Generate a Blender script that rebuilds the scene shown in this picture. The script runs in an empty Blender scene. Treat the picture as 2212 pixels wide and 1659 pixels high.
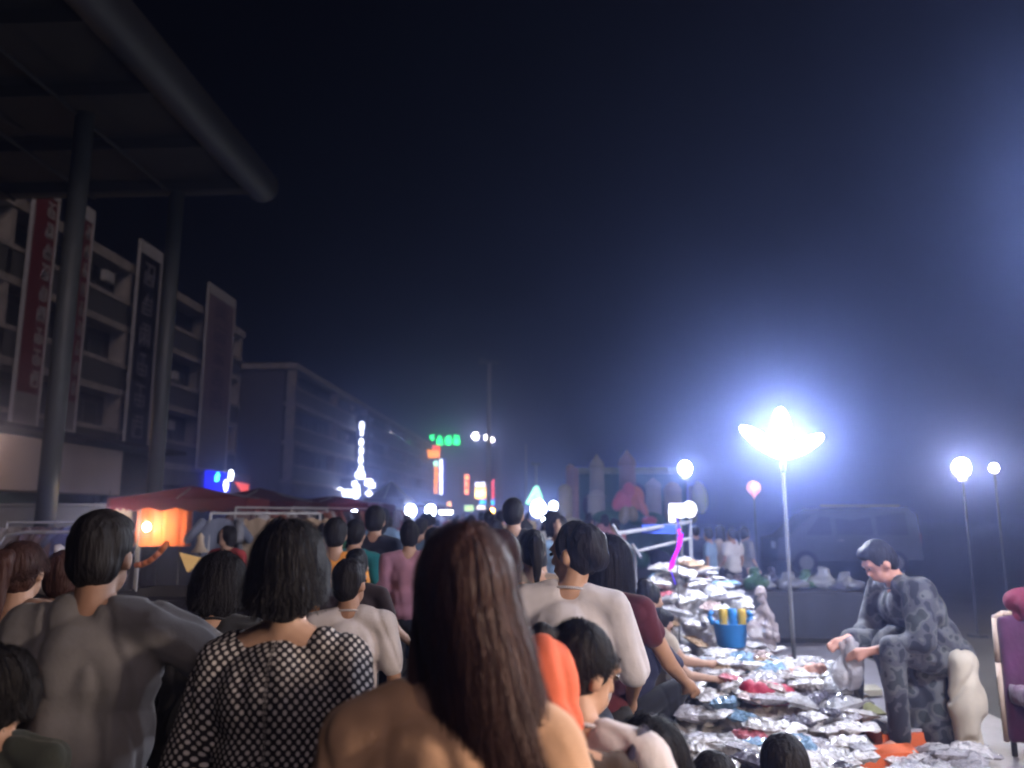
import bpy, bmesh, math, random
import numpy as np
from mathutils import Vector, Matrix, Euler, noise
random.seed(7)
C = bpy.data.collections.new("Scene"); bpy.context.scene.collection.children.link(C)
sc = bpy.context.scene
R = math.radians

# ------------------------------------------------------------------ camera
F = 773.0                                   # focal length in pixels of a 1024 px wide frame
PITCH = math.atan(131/F); YAW = math.atan(39*math.cos(PITCH)/F); EYE = 1.6
cam = bpy.data.cameras.new("camera"); camo = bpy.data.objects.new("camera", cam); C.objects.link(camo)
cam.sensor_width = 36; cam.lens = 36*F/1024; cam.clip_end = 1500; cam.clip_start = 0.05
camo.location = (0, 0, EYE); camo.rotation_euler = (math.pi/2 + PITCH, 0, YAW)
cam.dof.use_dof = True; cam.dof.focus_distance = 3.0; cam.dof.aperture_fstop = 2.0
sc.camera = camo
_f = Vector((-math.sin(YAW)*math.cos(PITCH), math.cos(YAW)*math.cos(PITCH), math.sin(PITCH)))
_r = Vector((math.cos(YAW), math.sin(YAW), 0)); _u = _r.cross(_f)
def at(px, py, Y):
    """point of the place at street depth Y, seen in direction (px, py) of a 2212 px wide frame"""
    k = 1024/2212
    d = _f*F + _r*((px-1106)*k) + _u*((829.5-py)*k)
    return Vector((0, 0, EYE)) + d*(Y/d.y)

# ------------------------------------------------------------------ world, sun, exposure
w = bpy.data.worlds.new("World"); sc.world = w; w.use_nodes = True
nt = w.node_tree; nt.nodes.clear()
sky = nt.nodes.new('ShaderNodeTexSky'); sky.sky_type = 'NISHITA'; sky.sun_disc = False
sky.sun_elevation = R(-4); sky.sun_rotation = R(200)
bg = nt.nodes.new('ShaderNodeBackground'); bg.inputs[1].default_value = 0.01
wo = nt.nodes.new('ShaderNodeOutputWorld'); nt.links.new(sky.outputs[0], bg.inputs[0]); nt.links.new(bg.outputs[0], wo.inputs[0])
sun = bpy.data.lights.new("night_glow", 'SUN'); sun.energy = 0.85; sun.angle = R(25); sun.color = (1.0, 0.78, 0.66)
suno = bpy.data.objects.new("night_glow", sun); C.objects.link(suno); suno.rotation_euler = (R(60), 0, R(38))
sc.view_settings.view_transform = 'Standard'; sc.view_settings.look = 'None'
sc.view_settings.exposure = 0; sc.view_settings.gamma = 1; sc.view_settings.use_curve_mapping = False
cy = sc.cycles
cy.max_bounces = 5; cy.diffuse_bounces = 2; cy.glossy_bounces = 2; cy.transmission_bounces = 4; cy.volume_bounces = 0
cy.transparent_max_bounces = 8; cy.caustics_reflective = False; cy.caustics_refractive = False
cy.sample_clamp_indirect = 2.0; cy.use_denoising = True; cy.filter_width = 2.0
cy.use_adaptive_sampling = True; cy.adaptive_threshold = 0.01

# ------------------------------------------------------------------ materials
MATS = {}
def mat(name, col=(0.5, 0.5, 0.5), rough=0.7, metal=0.0, var=0.12, scale=6.0, bump=0.0, bscale=30.0, emit=None, es=0.0,
        trans=0.0, alpha=1.0, coat=0.0, objcol=False, sheen=0.0, bd=0.02, stretch=(1, 1, 1)):
    if name in MATS: return MATS[name]
    m = bpy.data.materials.new(name); m.use_nodes = True; n = m.node_tree.nodes; l = m.node_tree.links
    b = n["Principled BSDF"]
    b.inputs['Roughness'].default_value = rough; b.inputs['Metallic'].default_value = metal
    b.inputs['Coat Weight'].default_value = coat; b.inputs['Coat Roughness'].default_value = 0.1
    b.inputs['Sheen Weight'].default_value = sheen
    b.inputs['Transmission Weight'].default_value = trans; b.inputs['Alpha'].default_value = alpha
    tc = n.new('ShaderNodeTexCoord'); mp = n.new('ShaderNodeMapping'); mp.inputs['Scale'].default_value = stretch
    l.new(tc.outputs['Object'], mp.inputs[0])
    nz = n.new('ShaderNodeTexNoise'); nz.inputs['Scale'].default_value = scale; nz.inputs['Detail'].default_value = 4
    l.new(mp.outputs[0], nz.inputs['Vector'])
    mr = n.new('ShaderNodeMapRange'); mr.inputs[3].default_value = 1-var*2; mr.inputs[4].default_value = 1+var*2
    l.new(nz.outputs['Fac'], mr.inputs[0])
    mx = n.new('ShaderNodeMix'); mx.data_type = 'RGBA'; mx.blend_type = 'MULTIPLY'; mx.inputs[0].default_value = 1
    mx.inputs[6].default_value = (*col, 1)
    if objcol:
        oi = n.new('ShaderNodeObjectInfo'); l.new(oi.outputs['Color'], mx.inputs[6])
    l.new(mr.outputs[0], mx.inputs[7]); l.new(mx.outputs[2], b.inputs['Base Color'])
    if bump:
        nb = n.new('ShaderNodeTexNoise'); nb.inputs['Scale'].default_value = bscale; nb.inputs['Detail'].default_value = 5
        l.new(mp.outputs[0], nb.inputs['Vector'])
        bp = n.new('ShaderNodeBump'); bp.inputs['Strength'].default_value = bump; bp.inputs['Distance'].default_value = bd
        l.new(nb.outputs['Fac'], bp.inputs['Height']); l.new(bp.outputs[0], b.inputs['Normal'])
    if emit:
        b.inputs['Emission Color'].default_value = (*emit, 1); b.inputs['Emission Strength'].default_value = es
    MATS[name] = m
    return m
def glow(name, col, s):
    if name in MATS: return MATS[name]
    m = bpy.data.materials.new(name); m.use_nodes = True; n = m.node_tree.nodes; n.clear()
    e = n.new('ShaderNodeEmission'); e.inputs[0].default_value = (*col, 1); e.inputs[1].default_value = s
    o = n.new('ShaderNodeOutputMaterial'); m.node_tree.links.new(e.outputs[0], o.inputs[0])
    MATS[name] = m
    return m
def cloth(name, col, var=0.15): return mat(name, col, 0.9, var=var, scale=9, bump=0.35, bscale=70, sheen=0.15, bd=.003)
def dots_mat():
    m = bpy.data.materials.new("black_white_dotted_cloth"); m.use_nodes = True; n = m.node_tree.nodes; l = m.node_tree.links
    b = n["Principled BSDF"]; b.inputs['Roughness'].default_value = 0.85
    uv = n.new('ShaderNodeUVMap'); uv.uv_map = 'UVMap'
    mp = n.new('ShaderNodeMapping'); mp.inputs['Rotation'].default_value = (0, 0, R(47)); mp.inputs['Scale'].default_value = (56, 54, 1)
    l.new(uv.outputs[0], mp.inputs[0])
    nz = n.new('ShaderNodeTexNoise'); nz.inputs['Scale'].default_value = 5
    l.new(uv.outputs[0], nz.inputs['Vector'])
    wob = n.new('ShaderNodeVectorMath'); wob.operation = 'MULTIPLY_ADD'; wob.inputs[1].default_value = (1.6, 1.6, 0)
    l.new(nz.outputs['Color'], wob.inputs[0]); l.new(mp.outputs[0], wob.inputs[2])
    fr = n.new('ShaderNodeVectorMath'); fr.operation = 'FRACTION'; l.new(wob.outputs[0], fr.inputs[0])
    sb = n.new('ShaderNodeVectorMath'); sb.operation = 'SUBTRACT'; sb.inputs[1].default_value = (.5, .5, 0); l.new(fr.outputs[0], sb.inputs[0])
    sx = n.new('ShaderNodeSeparateXYZ'); l.new(sb.outputs[0], sx.inputs[0])
    cx = n.new('ShaderNodeCombineXYZ'); l.new(sx.outputs[0], cx.inputs[0]); l.new(sx.outputs[1], cx.inputs[1])
    ln = n.new('ShaderNodeVectorMath'); ln.operation = 'LENGTH'; l.new(cx.outputs[0], ln.inputs[0])
    mr = n.new('ShaderNodeMapRange'); mr.inputs[1].default_value = .28; mr.inputs[2].default_value = .35; mr.inputs[3].default_value = 1; mr.inputs[4].default_value = 0
    l.new(ln.outputs['Value'], mr.inputs[0])
    mx = n.new('ShaderNodeMix'); mx.data_type = 'RGBA'; mx.inputs[6].default_value = (.012, .008, .012, 1); mx.inputs[7].default_value = (.62, .58, .58, 1)
    l.new(mr.outputs[0], mx.inputs[0]); l.new(mx.outputs[2], b.inputs['Base Color'])
    return m

# ------------------------------------------------------------------ mesh builder
class MB:
    def __init__(s): s.v = []; s.f = []
    def add(s, vs, fs):
        k = len(s.v); s.v += [Vector(v) for v in vs]; s.f += [tuple(i+k for i in f) for f in fs]; return s
    def box(s, a, b, M=None):
        x0, y0, z0 = a; x1, y1, z1 = b
        vs = [Vector(v) for v in ((x0, y0, z0), (x1, y0, z0), (x1, y1, z0), (x0, y1, z0), (x0, y0, z1), (x1, y0, z1), (x1, y1, z1), (x0, y1, z1))]
        if M: vs = [M @ v for v in vs]
        return s.add(vs, [(0, 3, 2, 1), (4, 5, 6, 7), (0, 1, 5, 4), (1, 2, 6, 5), (2, 3, 7, 6), (3, 0, 4, 7)])
    def tube(s, p, q, r0, r1=None, n=10, cap=True):
        p = Vector(p); q = Vector(q); r1 = r0 if r1 is None else r1
        d = (q-p)
        if d.length < 1e-6: return s
        d.normalize(); a = d.orthogonal().normalized(); b = d.cross(a)
        vs = []
        for c, r in ((p, r0), (q, r1)):
            for i in range(n):
                t = 2*math.pi*i/n; vs.append(c + a*(r*math.cos(t)) + b*(r*math.sin(t)))
        fs = [(i, (i+1) % n, n+(i+1) % n, n+i) for i in range(n)]
        if cap: fs += [tuple(range(n-1, -1, -1)), tuple(range(n, 2*n))]
        return s.add(vs, fs)
    def path(s, pts, r, n=8):
        for a, b in zip(pts[:-1], pts[1:]): s.tube(a, b, r, r, n)
        return s
    def ell(s, c, r, rot=None, nu=14, nv=9):
        c = Vector(c); r = (r, r, r) if isinstance(r, (int, float)) else r
        vs = []; 
        for j in range(1, nv):
            ph = math.pi*j/nv
            for i in range(nu):
                t = 2*math.pi*i/nu
                vs.append(Vector((r[0]*math.sin(ph)*math.cos(t), r[1]*math.sin(ph)*math.sin(t), r[2]*math.cos(ph))))
        vs += [Vector((0, 0, r[2])), Vector((0, 0, -r[2]))]
        if rot is not None: vs = [rot @ v for v in vs]
        vs = [c+v for v in vs]
        fs = []
        for j in range(nv-2):
            for i in range(nu): fs.append((j*nu+i, (j+1)*nu+i, (j+1)*nu+(i+1) % nu, j*nu+(i+1) % nu))
        T = len(vs)-2; Bt = T+1
        for i in range(nu):
            fs.append((T, i, (i+1) % nu)); k = (nv-2)*nu; fs.append((Bt, k+(i+1) % nu, k+i))
        return s.add(vs, fs)
    def cap(s, p, q, r0, r1, n=12):
        """tapered capsule"""
        s.ell(p, r0, nu=n, nv=8); s.ell(q, r1, nu=n, nv=8); return s.tube(p, q, r0, r1, n)
    def lathe(s, c, prof, n=20):
        c = Vector(c); vs = []
        for r, z in prof:
            for i in range(n): t = 2*math.pi*i/n; vs.append(c+Vector((r*math.cos(t), r*math.sin(t), z)))
        fs = []
        for j in range(len(prof)-1):
            for i in range(n): fs.append((j*n+i, j*n+(i+1) % n, (j+1)*n+(i+1) % n, (j+1)*n+i))
        fs += [tuple(range(n-1, -1, -1)), tuple((len(prof)-1)*n+i for i in range(n))]
        return s.add(vs, fs)
    def mesh(s, name, off=None, smooth=False):
        me = bpy.data.meshes.new(name)
        vs = s.v if off is None else [v-off for v in s.v]
        me.from_pydata([tuple(v) for v in vs], [], s.f); me.update()
        if smooth: me.polygons.foreach_set('use_smooth', [True]*len(me.polygons))
        return me
    def build(s, name, m, parent=None, smooth=False, world=True):
        off = None
        if parent is not None and world:
            off = parent.location.copy()
            if parent.parent is not None: off = off + parent.parent.location
        me = s.mesh(name, off, smooth); me.materials.append(m)
        o = bpy.data.objects.new(name, me); C.objects.link(o)
        if parent is not None: o.parent = parent
        return o
def link(name, me, m, parent=None):
    if m is not None and len(me.materials) == 0: me.materials.append(m)
    o = bpy.data.objects.new(name, me); C.objects.link(o); o.parent = parent; return o
def tag(o, label=None, cat=None, group=None, kind=None):
    if label: o['label'] = label
    if cat: o['category'] = cat
    if group: o['group'] = group
    if kind: o['kind'] = kind
    return o
def thing(name, loc, label, cat, group=None, rz=0):
    o = bpy.data.objects.new(name, None); C.objects.link(o); o.location = Vector(loc); o.rotation_euler = (0, 0, rz); o.empty_display_size = .1
    return tag(o, label, cat, group)
def copy_tree(o, parent=None):
    c = o.copy(); C.objects.link(c); c.parent = parent
    for ch in o.children: copy_tree(ch, c)
    return c
def children_named(o, k): return [c for c in o.children if c.name.split('.')[0] == k]

_tmp = bpy.data.objects.new("tmp", bpy.data.meshes.new("tmp")); sc.collection.objects.link(_tmp)
_rm = _tmp.modifiers.new("r", 'REMESH'); _rm.mode = 'VOXEL'; _sm = _tmp.modifiers.new("s", 'SMOOTH')
def remesh(mb, name, vox, smooth=3, wr=0.0, ws=(9, 9, 2.5), seed=0.0):
    """joins the overlapping volumes of mb into one continuous surface, wr: depth of folds"""
    me0 = mb.mesh("t"); _tmp.data = me0
    _rm.voxel_size = vox; _sm.iterations = smooth; _sm.factor = 0.6
    dg = bpy.context.evaluated_depsgraph_get(); dg.update()
    me = bpy.data.meshes.new_from_object(_tmp.evaluated_get(dg), depsgraph=dg); me.name = name
    _tmp.data = bpy.data.meshes[0] if bpy.data.meshes[0] != me0 else me; bpy.data.meshes.remove(me0)
    n = len(me.vertices)
    if wr:
        co = np.empty(n*3, 'f'); me.vertices.foreach_get('co', co); co = co.reshape(-1, 3)
        no = np.empty(n*3, 'f'); me.vertices.foreach_get('normal', no); no = no.reshape(-1, 3)
        h = np.array([noise.noise(Vector((c[0]*ws[0]+seed, c[1]*ws[1]+seed*1.7, c[2]*ws[2]+seed)))
                      - .9*max(0, .16-abs(noise.noise(Vector((c[0]*ws[0]*.8+seed+c[2]*1.5, c[1]*ws[1]*.8, c[2]*ws[2]*.9-seed)))))*5 for c in co])
        co += no*(h*wr)[:, None].astype('f'); me.vertices.foreach_set('co', co.ravel()); me.update()
    me.polygons.foreach_set('use_smooth', [True]*len(me.polygons))
    me.materials.clear()
    return me

# ------------------------------------------------------------------ setting
g = MB(); g.box((-120, -25, -.4), (120, 235, 0))
def ground_mat():
    m = mat("worn_asphalt", (.062, .057, .055), .62, var=.25, scale=1.2, bump=.5, bscale=40)
    return m
tag(g.build("ground", ground_mat()), kind='structure')
# paving slabs of the market walk, near enough to be told apart
pm = [mat("paving_slab_a", (.085, .078, .074), .55, var=.3, scale=3, bump=.4, bscale=50), mat("paving_slab_b", (.066, .06, .058), .6, var=.3, scale=4, bump=.4, bscale=50)]
walk = MB(); walk.box((-3.4, .2, -.02), (1.1, 11.2, .004)); walko = tag(walk.build("pavement", mat("pavement_mortar", (.04, .036, .035), .8, bump=.3)), kind='structure')
slab_me = []
for k in range(2):
    b = MB(); b.box((-.29, -.29, 0), (.29, .29, .022)); me = b.mesh("paving_slab"); me.materials.append(pm[k]); slab_me.append(me)
for i in range(7):
    for j in range(18):
        o = bpy.data.objects.new("paving_slab", slab_me[random.random() < .4]); C.objects.link(o); o.parent = walko
        o.location = (-3.05+i*.62, .6+j*.6, .002+random.uniform(0, .004)); o.rotation_euler = (random.uniform(-.004, .004), random.uniform(-.004, .004), 0)

# ------------------------------------------------------------------ haze
hz = MB(); hz.box((-124, -28, -1.4), (124, 238, 31))
me = hz.mesh("haze"); hm = bpy.data.materials.new("haze"); hm.use_nodes = True; hn = hm.node_tree.nodes; hn.clear()
pv = hn.new('ShaderNodeVolumePrincipled'); ho = hn.new('ShaderNodeOutputMaterial'); hm.node_tree.links.new(pv.outputs[0], ho.inputs['Volume'])
pv.inputs['Color'].default_value = (.36, .46, 1.0, 1); pv.inputs['Density'].default_value = 0.0132; pv.inputs['Anisotropy'].default_value = 0.89
me.materials.append(hm); hzo = bpy.data.objects.new("haze", me); C.objects.link(hzo); tag(hzo, kind='stuff')

# ------------------------------------------------------------------ common materials
white_paint = mat("off_white_facade_paint", (.40, .36, .33), .8, var=.35, scale=1.5, bump=.1)
dark_wall = mat("grey_render", (.12, .105, .10), .9, var=.2, scale=1.2, bump=.2)
glass = mat("dark_window_glass", (.045, .045, .042), .3, var=.2, coat=.5)
glass_g = mat("greenish_window_glass", (.05, .065, .055), .3, var=.3, coat=.5)
frame_m = mat("aluminium_window_frame", (.16, .16, .15), .5, metal=.4)
steel = mat("galvanised_steel", (.30, .31, .33), .45, metal=.6, var=.15)
dkmetal = mat("dark_painted_metal", (.05, .05, .055), .5, metal=.3)
wpaint = mat("white_painted_metal", (.55, .54, .55), .4, var=.1)

def glyph(mb, o, ux, uz, w, h, n, t, rnd, dep=.05):
    """a character-like cluster of strokes in the plane (ux, uz)"""
    nrm = ux.cross(uz).normalized()*dep
    def bar(x0, z0, x1, z1):
        a = o+ux*x0*w+uz*z0*h; b = o+ux*x1*w+uz*z1*h; d = (b-a).normalized(); s = nrm.cross(d).normalized()*t
        mb.add([a-s, b-s, b+s, a+s, a-s+nrm, b-s+nrm, b+s+nrm, a+s+nrm], [(0, 1, 2, 3), (4, 7, 6, 5), (0, 4, 5, 1), (1, 5, 6, 2), (2, 6, 7, 3), (3, 7, 4, 0)])
    zs = sorted(rnd.sample([.08, .3, .52, .74, .95], min(n, 4)))
    for z in zs: bar(rnd.choice([.05, .2]), z, rnd.choice([.8, .95]), z)
    bar(rnd.choice([.15, .5]), .02, .5, 1.0)
    bar(.1, .1, .1, rnd.choice([.6, .8])); bar(.9, .08, .88, rnd.choice([.55, .9]))
    if rnd.random() > .4: bar(.5, .5, .08, .02); bar(.5, .5, .92, .02)

# ------------------------------------------------------------------ apartment buildings along X = -25
def apartment(name, X, y0, y1, floors, bay, label, lod=0):
    H = 1.3+3.85*floors
    zs = [1.3+3.75*i for i in range(floors+1)]           # slab levels
    zs = [5.0, 8.8, 12.6, 16.3]
    root = thing(name, (X, (y0+y1)/2, 0), label, "building")
    top = 16.3
    b = MB(); b.box((X-14, y0, 0), (X-1.2, y1, top-.15)); b.build("wall", dark_wall, root)
    b = MB(); b.box((X-14, y0-.25, top-.45), (X+.12, y1+.25, top+.12)); b.build("parapet", white_paint, root)
    b = MB(); b.box((X-14, y0-.1, top+.12), (X-.4, y1+.1, top+.3)); b.build("roof", dkmetal, root)
    nb = int((y1-y0)/bay)
    me = MB(); me.box((-.9, -.16, 0), (.0, .16, top-.46)); pil = me.mesh("pilaster"); pil.materials.append(white_paint)
    for i in range(0, nb+1, 1):
        if i % 3 == 0 or i == nb:
            o = bpy.data.objects.new("pilaster", pil); C.objects.link(o); o.parent = root; o.location = (0, y0+i*bay-root.location.y + (.16 if i == 0 else -.16 if i == nb else 0), 0)
    for z in zs[:-1]:
        b = MB(); b.box((X-1.2, y0, z-.38), (X+.05, y1, z)); b.build("floor_slab", white_paint, root)
        b = MB(); b.box((X-.04, y0, z+1.25), (X+.07, y1, z+1.5)); b.build("balcony_rail", white_paint, root)
        b = MB(); b.box((X-.06, y0, z+.0), (X-.0, y1, z+1.25)); b.build("balcony_panel", mat("grey_green_balcony_panel", (.10, .10, .09), .7, var=.3), root)
    # windows
    wf = MB(); fw = bay*.78; wf.box((0, -fw/2, 0), (.1, -fw/2+.09, 1.9)); wf.box((0, fw/2-.09, 0), (.1, fw/2, 1.9)); wf.box((0, -fw/2, 0), (.1, fw/2, .08)); wf.box((0, -fw/2, 1.82), (.1, fw/2, 1.9)); wf.box((0, -.05, 0), (.1, .05, 1.9))
    wfm = wf.mesh("window"); wfm.materials.append(frame_m)
    pn = MB(); pn.box((-.02, -fw/2, 0), (.03, fw/2, 1.9)); pns = []
    for mm in (glass, glass_g): q = pn.mesh("pane"); q.materials.append(mm); pns.append(q)
    ac = MB(); ac.box((0, -.42, 0), (.32, .42, .6)); ac.tube((.32, 0, .3), (.35, 0, .3), .22, .22, 12); acm = ac.mesh("air_conditioner"); acm.materials.append(wpaint)
    for fl, z in enumerate(zs[:-1]):
        for i in range(nb):
            yy = y0+(i+.5)*bay
            if lod and i % 1: continue
            o = bpy.data.objects.new("window", wfm); C.objects.link(o); o.parent = root; o.location = (-1.2, yy-root.location.y, z+1.1)
            p = bpy.data.objects.new("pane", random.choice(pns)); C.objects.link(p); p.parent = o
            if random.random() < .3:
                a = bpy.data.objects.new("air_conditioner", acm); C.objects.link(a); a.parent = root; a.location = (-.9 if random.random() < .5 else .05, yy+random.choice([-1, 1])*bay*.3-root.location.y, z+random.choice([1.9, .5, 2.3]))
    # ground floor shop shutters
    sh = MB()
    for k in range(16): sh.box((0, -bay/2+.2, .0+k*.2), (.05, bay/2-.2, .185+k*.2))
    shm = sh.mesh("roller_shutter"); shm.materials.append(mat("grey_roller_shutter", (.16, .15, .15), .5, metal=.4, var=.2))
    for i in range(nb):
        o = bpy.data.objects.new("roller_shutter", shm); C.objects.link(o); o.parent = root; o.location = (-1.17, y0+(i+.5)*bay-root.location.y, .1)
    b = MB(); b.box((X-1.2, y0, 3.5), (X+.5, y1, 4.5)); b.build("shop_fascia", mat("grey_shop_fascia", (.18, .16, .16), .8, var=.4, scale=.7), root)
    return root
random.seed(11)
apartment("apartment_block", -25, 23, 60.4, 4, 3.4, "nearer four-storey apartment block with white slab edges behind the canopy posts")
apartment("apartment_block", -25, 74, 194, 4, 5.0, "long receding apartment block at the far end of the street, bluish dark end wall", 1)

# vertical advertising boards on the facade
def vboard(label, ya, yb, z0, z1, col, split, gcol, ng, gw, plain=False, group="vertical advertising boards on the apartment facade"):
    X = -24.2
    r = thing("vertical_signboard", (X, (ya+yb)/2, z0), label, "sign", group)
    b = MB(); t = .13
    b.box((X-.12, ya, z0), (X+.02, ya+t, z1)); b.box((X-.12, yb-t, z0), (X+.02, yb, z1)); b.box((X-.12, ya+t, z1-.75), (X+.02, yb-t, z1)); b.box((X-.12, ya+t, z0), (X+.02, yb-t, z0+t))
    b.build("frame", wpaint, r)
    b = MB(); b.box((X-.11, ya+t, z0+split), (X-.03, yb-t, z1-.75)); b.build("panel", col, r)
    b = MB(); b.box((X-.11, ya+t, z0+t), (X-.02, yb-t, z0+split-.02)); b.build("lower_panel", mat("pale_grey_board", (.27, .24, .23), .7, var=.2, scale=2), r)
    rnd = random.Random(hash(label) % 1000 if False else len(label))
    h = (z1-z0-split-1.0)/ng
    for k in range(ng):
        q = MB(); glyph(q, Vector((X-.02, yb-t-.1-gw if k % 1 == 0 else ya, z0+split+.3+k*h)) if not plain else Vector((X-.02, (ya+yb)/2-gw/2, z0+split+.3+k*h)), Vector((0, 1, 0)), Vector((0, 0, 1)), gw, h*.75, 4, .055, rnd, -.03)
        q.build("lettering", gcol, r)
    return r
redp = mat("faded_red_board", (.17, .025, .022), .7, var=.2, scale=1.5)
blackp = mat("black_board", (.012, .01, .012), .6)
pinkp = mat("pinkish_grey_board", (.24, .17, .19), .7, var=.2, scale=.8)
lt = mat("white_letter", (.5, .48, .48), .6); dkl = mat("dark_letter", (.07, .05, .07), .7); gl = mat("grey_letter", (.3, .29, .33), .6)
vboard("tall red board with white strokes, just before the nearer canopy post", 33.3, 35.2, 5.6, 17.6, redp, 1.6, lt, 9, .6)
vboard("tall red board with pale lower panel, just past the nearer canopy post", 36.4, 38.1, 5.7, 17.6, redp, 1.6, lt, 9, .35)
vboard("tall black board with white characters beside the farther canopy post", 42.7, 45.4, 5.3, 17.8, blackp, .4, gl, 6, 1.3, True)
vboard("pinkish grey board with dark characters near the corner of the block", 52.0, 56.8, 4.7, 18.0, pinkp, 4.2, dkl, 5, 2.2, True)

# ------------------------------------------------------------------ canopy over the left side
zc = at(370, 432, 17.5).z; Xc = at(590, 430, 17.5).x + .1
can = thing("canopy", (-8.9, 8, 0), "high dark flat canopy roof with thick rounded edge on steel posts", "canopy")
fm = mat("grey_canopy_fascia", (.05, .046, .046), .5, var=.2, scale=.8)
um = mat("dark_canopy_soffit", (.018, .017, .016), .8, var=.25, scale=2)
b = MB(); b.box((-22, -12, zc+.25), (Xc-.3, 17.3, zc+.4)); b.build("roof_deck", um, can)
b = MB(); b.tube((Xc-.38, -12, zc+.3), (Xc-.38, 17.5, zc+.3), .40, .40, 24); b.ell((Xc-.38, 17.5, zc+.3), (.4, .25, .4)); b.build("edge_fascia", fm, can, True)
b = MB(); b.box((-22, 17.32, zc+.1), (Xc-.5, 17.5, zc+.5)); b.build("end_fascia", fm, can)
for k in range(14):
    y = 17-2.1*k
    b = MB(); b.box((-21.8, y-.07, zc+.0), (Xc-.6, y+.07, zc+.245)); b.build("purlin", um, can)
for k in range(8):
    x = -21+k*2.0
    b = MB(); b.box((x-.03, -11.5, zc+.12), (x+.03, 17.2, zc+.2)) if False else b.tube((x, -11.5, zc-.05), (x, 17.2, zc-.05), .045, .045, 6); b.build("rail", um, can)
pole_m = mat("grey_blue_painted_post", (.07, .075, .075), .5, var=.12, scale=2)
for y in (17.5, 13.4, -3):
    yy = min(y, 17.1)
    b = MB(); b.tube((-8.9, yy, 0), (-8.9, yy, zc), .17, .17, 20); b.tube((-8.9, yy, 0), (-8.9, yy, .05), .3, .3, 16); b.build("post", pole_m, can, True)

# low shop building with pale fascia on the left
s0 = thing("kiosk", (-15.3, 21, 0), "low shop building with broad blank pale fascia under a dark eave", "kiosk")
b = MB(); b.box((-21, 15, 0), (-16.2, 27, 4)); b.build("wall", mat("brown_grey_wall", (.07, .06, .055), .9), s0)
b = MB(); b.box((-16.2, 15, 2.3), (-15.3, 27, 3.85)); b.build("fascia", mat("pale_pinkish_fascia", (.60, .50, .47), .8, var=.1, scale=.8), s0)
b = MB(); b.box((-21, 14.5, 4.0), (-14.9, 31.0, 4.14)); b.build("eave", mat("dark_eave", (.035, .03, .04), .8), s0)
b = MB(); b.box((-20.5, 27.02, 0), (-16.0, 30.8, 3.9)); b.build("side_wall", mat("dark_side_wall", (.045, .04, .04), .9, var=.3), s0)
for k in range(4):
    b = MB(); b.box((-16.25, 15.3+k*2.95, .1), (-16.15, 15.3+k*2.95+2.6, 2.2)); b.build("shopfront", glass, s0)

# ------------------------------------------------------------------ lit signs
def neon(name, label, parts, loc, group="lit signs down the street"):
    r = thing(name, loc, label, "sign", group)
    for nm, mb, m in parts: mb.build(nm, m, r)
    return r
def gl_col(base, uy, ng, w, h, step, n, t, seed, dep=.08, up=Vector((0, 0, 1))):
    out = []; rnd = random.Random(seed)
    for k in range(ng):
        q = MB(); glyph(q, base+step*k, uy, up, w, h, n, t, rnd, dep); out.append(q)
    return out
XA = Vector((1, 0, 0)); YA = Vector((0, 1, 0)); ZA = Vector((0, 0, 1))
Wn = glow("white_neon", (.85, .92, 1), 16); Gn = glow("green_neon", (.02, 1, .2), 24); Yn = glow("amber_neon", (1, .42, .04), 14)
Rn = glow("red_neon", (1, .05, .05), 12); Bn = glow("blue_neon", (.02, .02, 1), 2.6); Mn = glow("magenta_neon", (1, .05, .6), 10); Cn = glow("cyan_neon", (.05, .6, 1), 14); On = glow("orange_neon", (1, .3, .03), 12); WB = glow("blue_white_neon", (.75, .8, 1), 17)
# blue lit sign at the corner of the nearer block
b = MB(); b.box((-24.3, 53.6, 3.3), (-24.1, 57.4, 4.7))
q1 = MB(); q1.ell((-24.0, 55.0, 4.35), (.06, .25, .28)); q1.box((-24.1, 54.8, 4.0), (-24.0, 55.1, 4.4))
q2 = MB(); q2.ell((-24.0, 57.3, 3.95+.6), (.08, .4, .4)); q2.ell((-24.0, 56.5, 3.75), (.08, .32, .42))
neon("shop_sign", "deep blue lit shop sign with white lobes above the red stalls", [("panel", b, Bn), ("lettering", q1, Cn), ("lettering", q2, Wn)], (-24.2, 55.5, 3.3))
b = MB(); b.box((-24.4, 57.9, 2.6), (-24.15, 61.6, 4.8)); q = MB(); q.add([(-24.1, 58.3, 4.1), (-24.1, 61.0, 4.0), (-24.1, 61.0, 2.8), (-24.05, 58.3, 4.1), (-24.05, 61.0, 4.0), (-24.05, 61.0, 2.8)], [(0, 1, 2), (3, 5, 4), (0, 3, 4, 1), (1, 4, 5, 2), (2, 5, 3, 0)])
neon("shop_sign", "grey fascia with a red lit triangle at the corner of the nearer block", [("panel", b, mat("warm_grey_panel", (.3, .26, .24), .7)), ("lettering", q, glow("red_panel_light", (1, .12, .09), 2.2))], (-24.2, 60, 2.6))
# white vertical neon
pz = []
b = MB(); b.box((-25.0, 97.9, 6.0), (-23.4, 98.15, 14.2)); pz.append(("panel", b, dkmetal))
for k in range(6):
    q = MB(); z = 12.6-k*1.12 if k else 12.4
    q.ell((-24.2+.05*(k % 2), 97.8, z+.45), (.30 if k not in (1,) else .2, .08, .62 if k == 0 else .48 if k != 1 else .3)); pz.append(("lettering", q, WB))
q = MB(); q.ell((-24.2, 97.7, 6.6), (.62, .08, .6)); pz.append(("lettering", q, WB))
neon("neon_sign", "tall column of white lit characters on the far block", pz, (-24.2, 98, 6))
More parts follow.
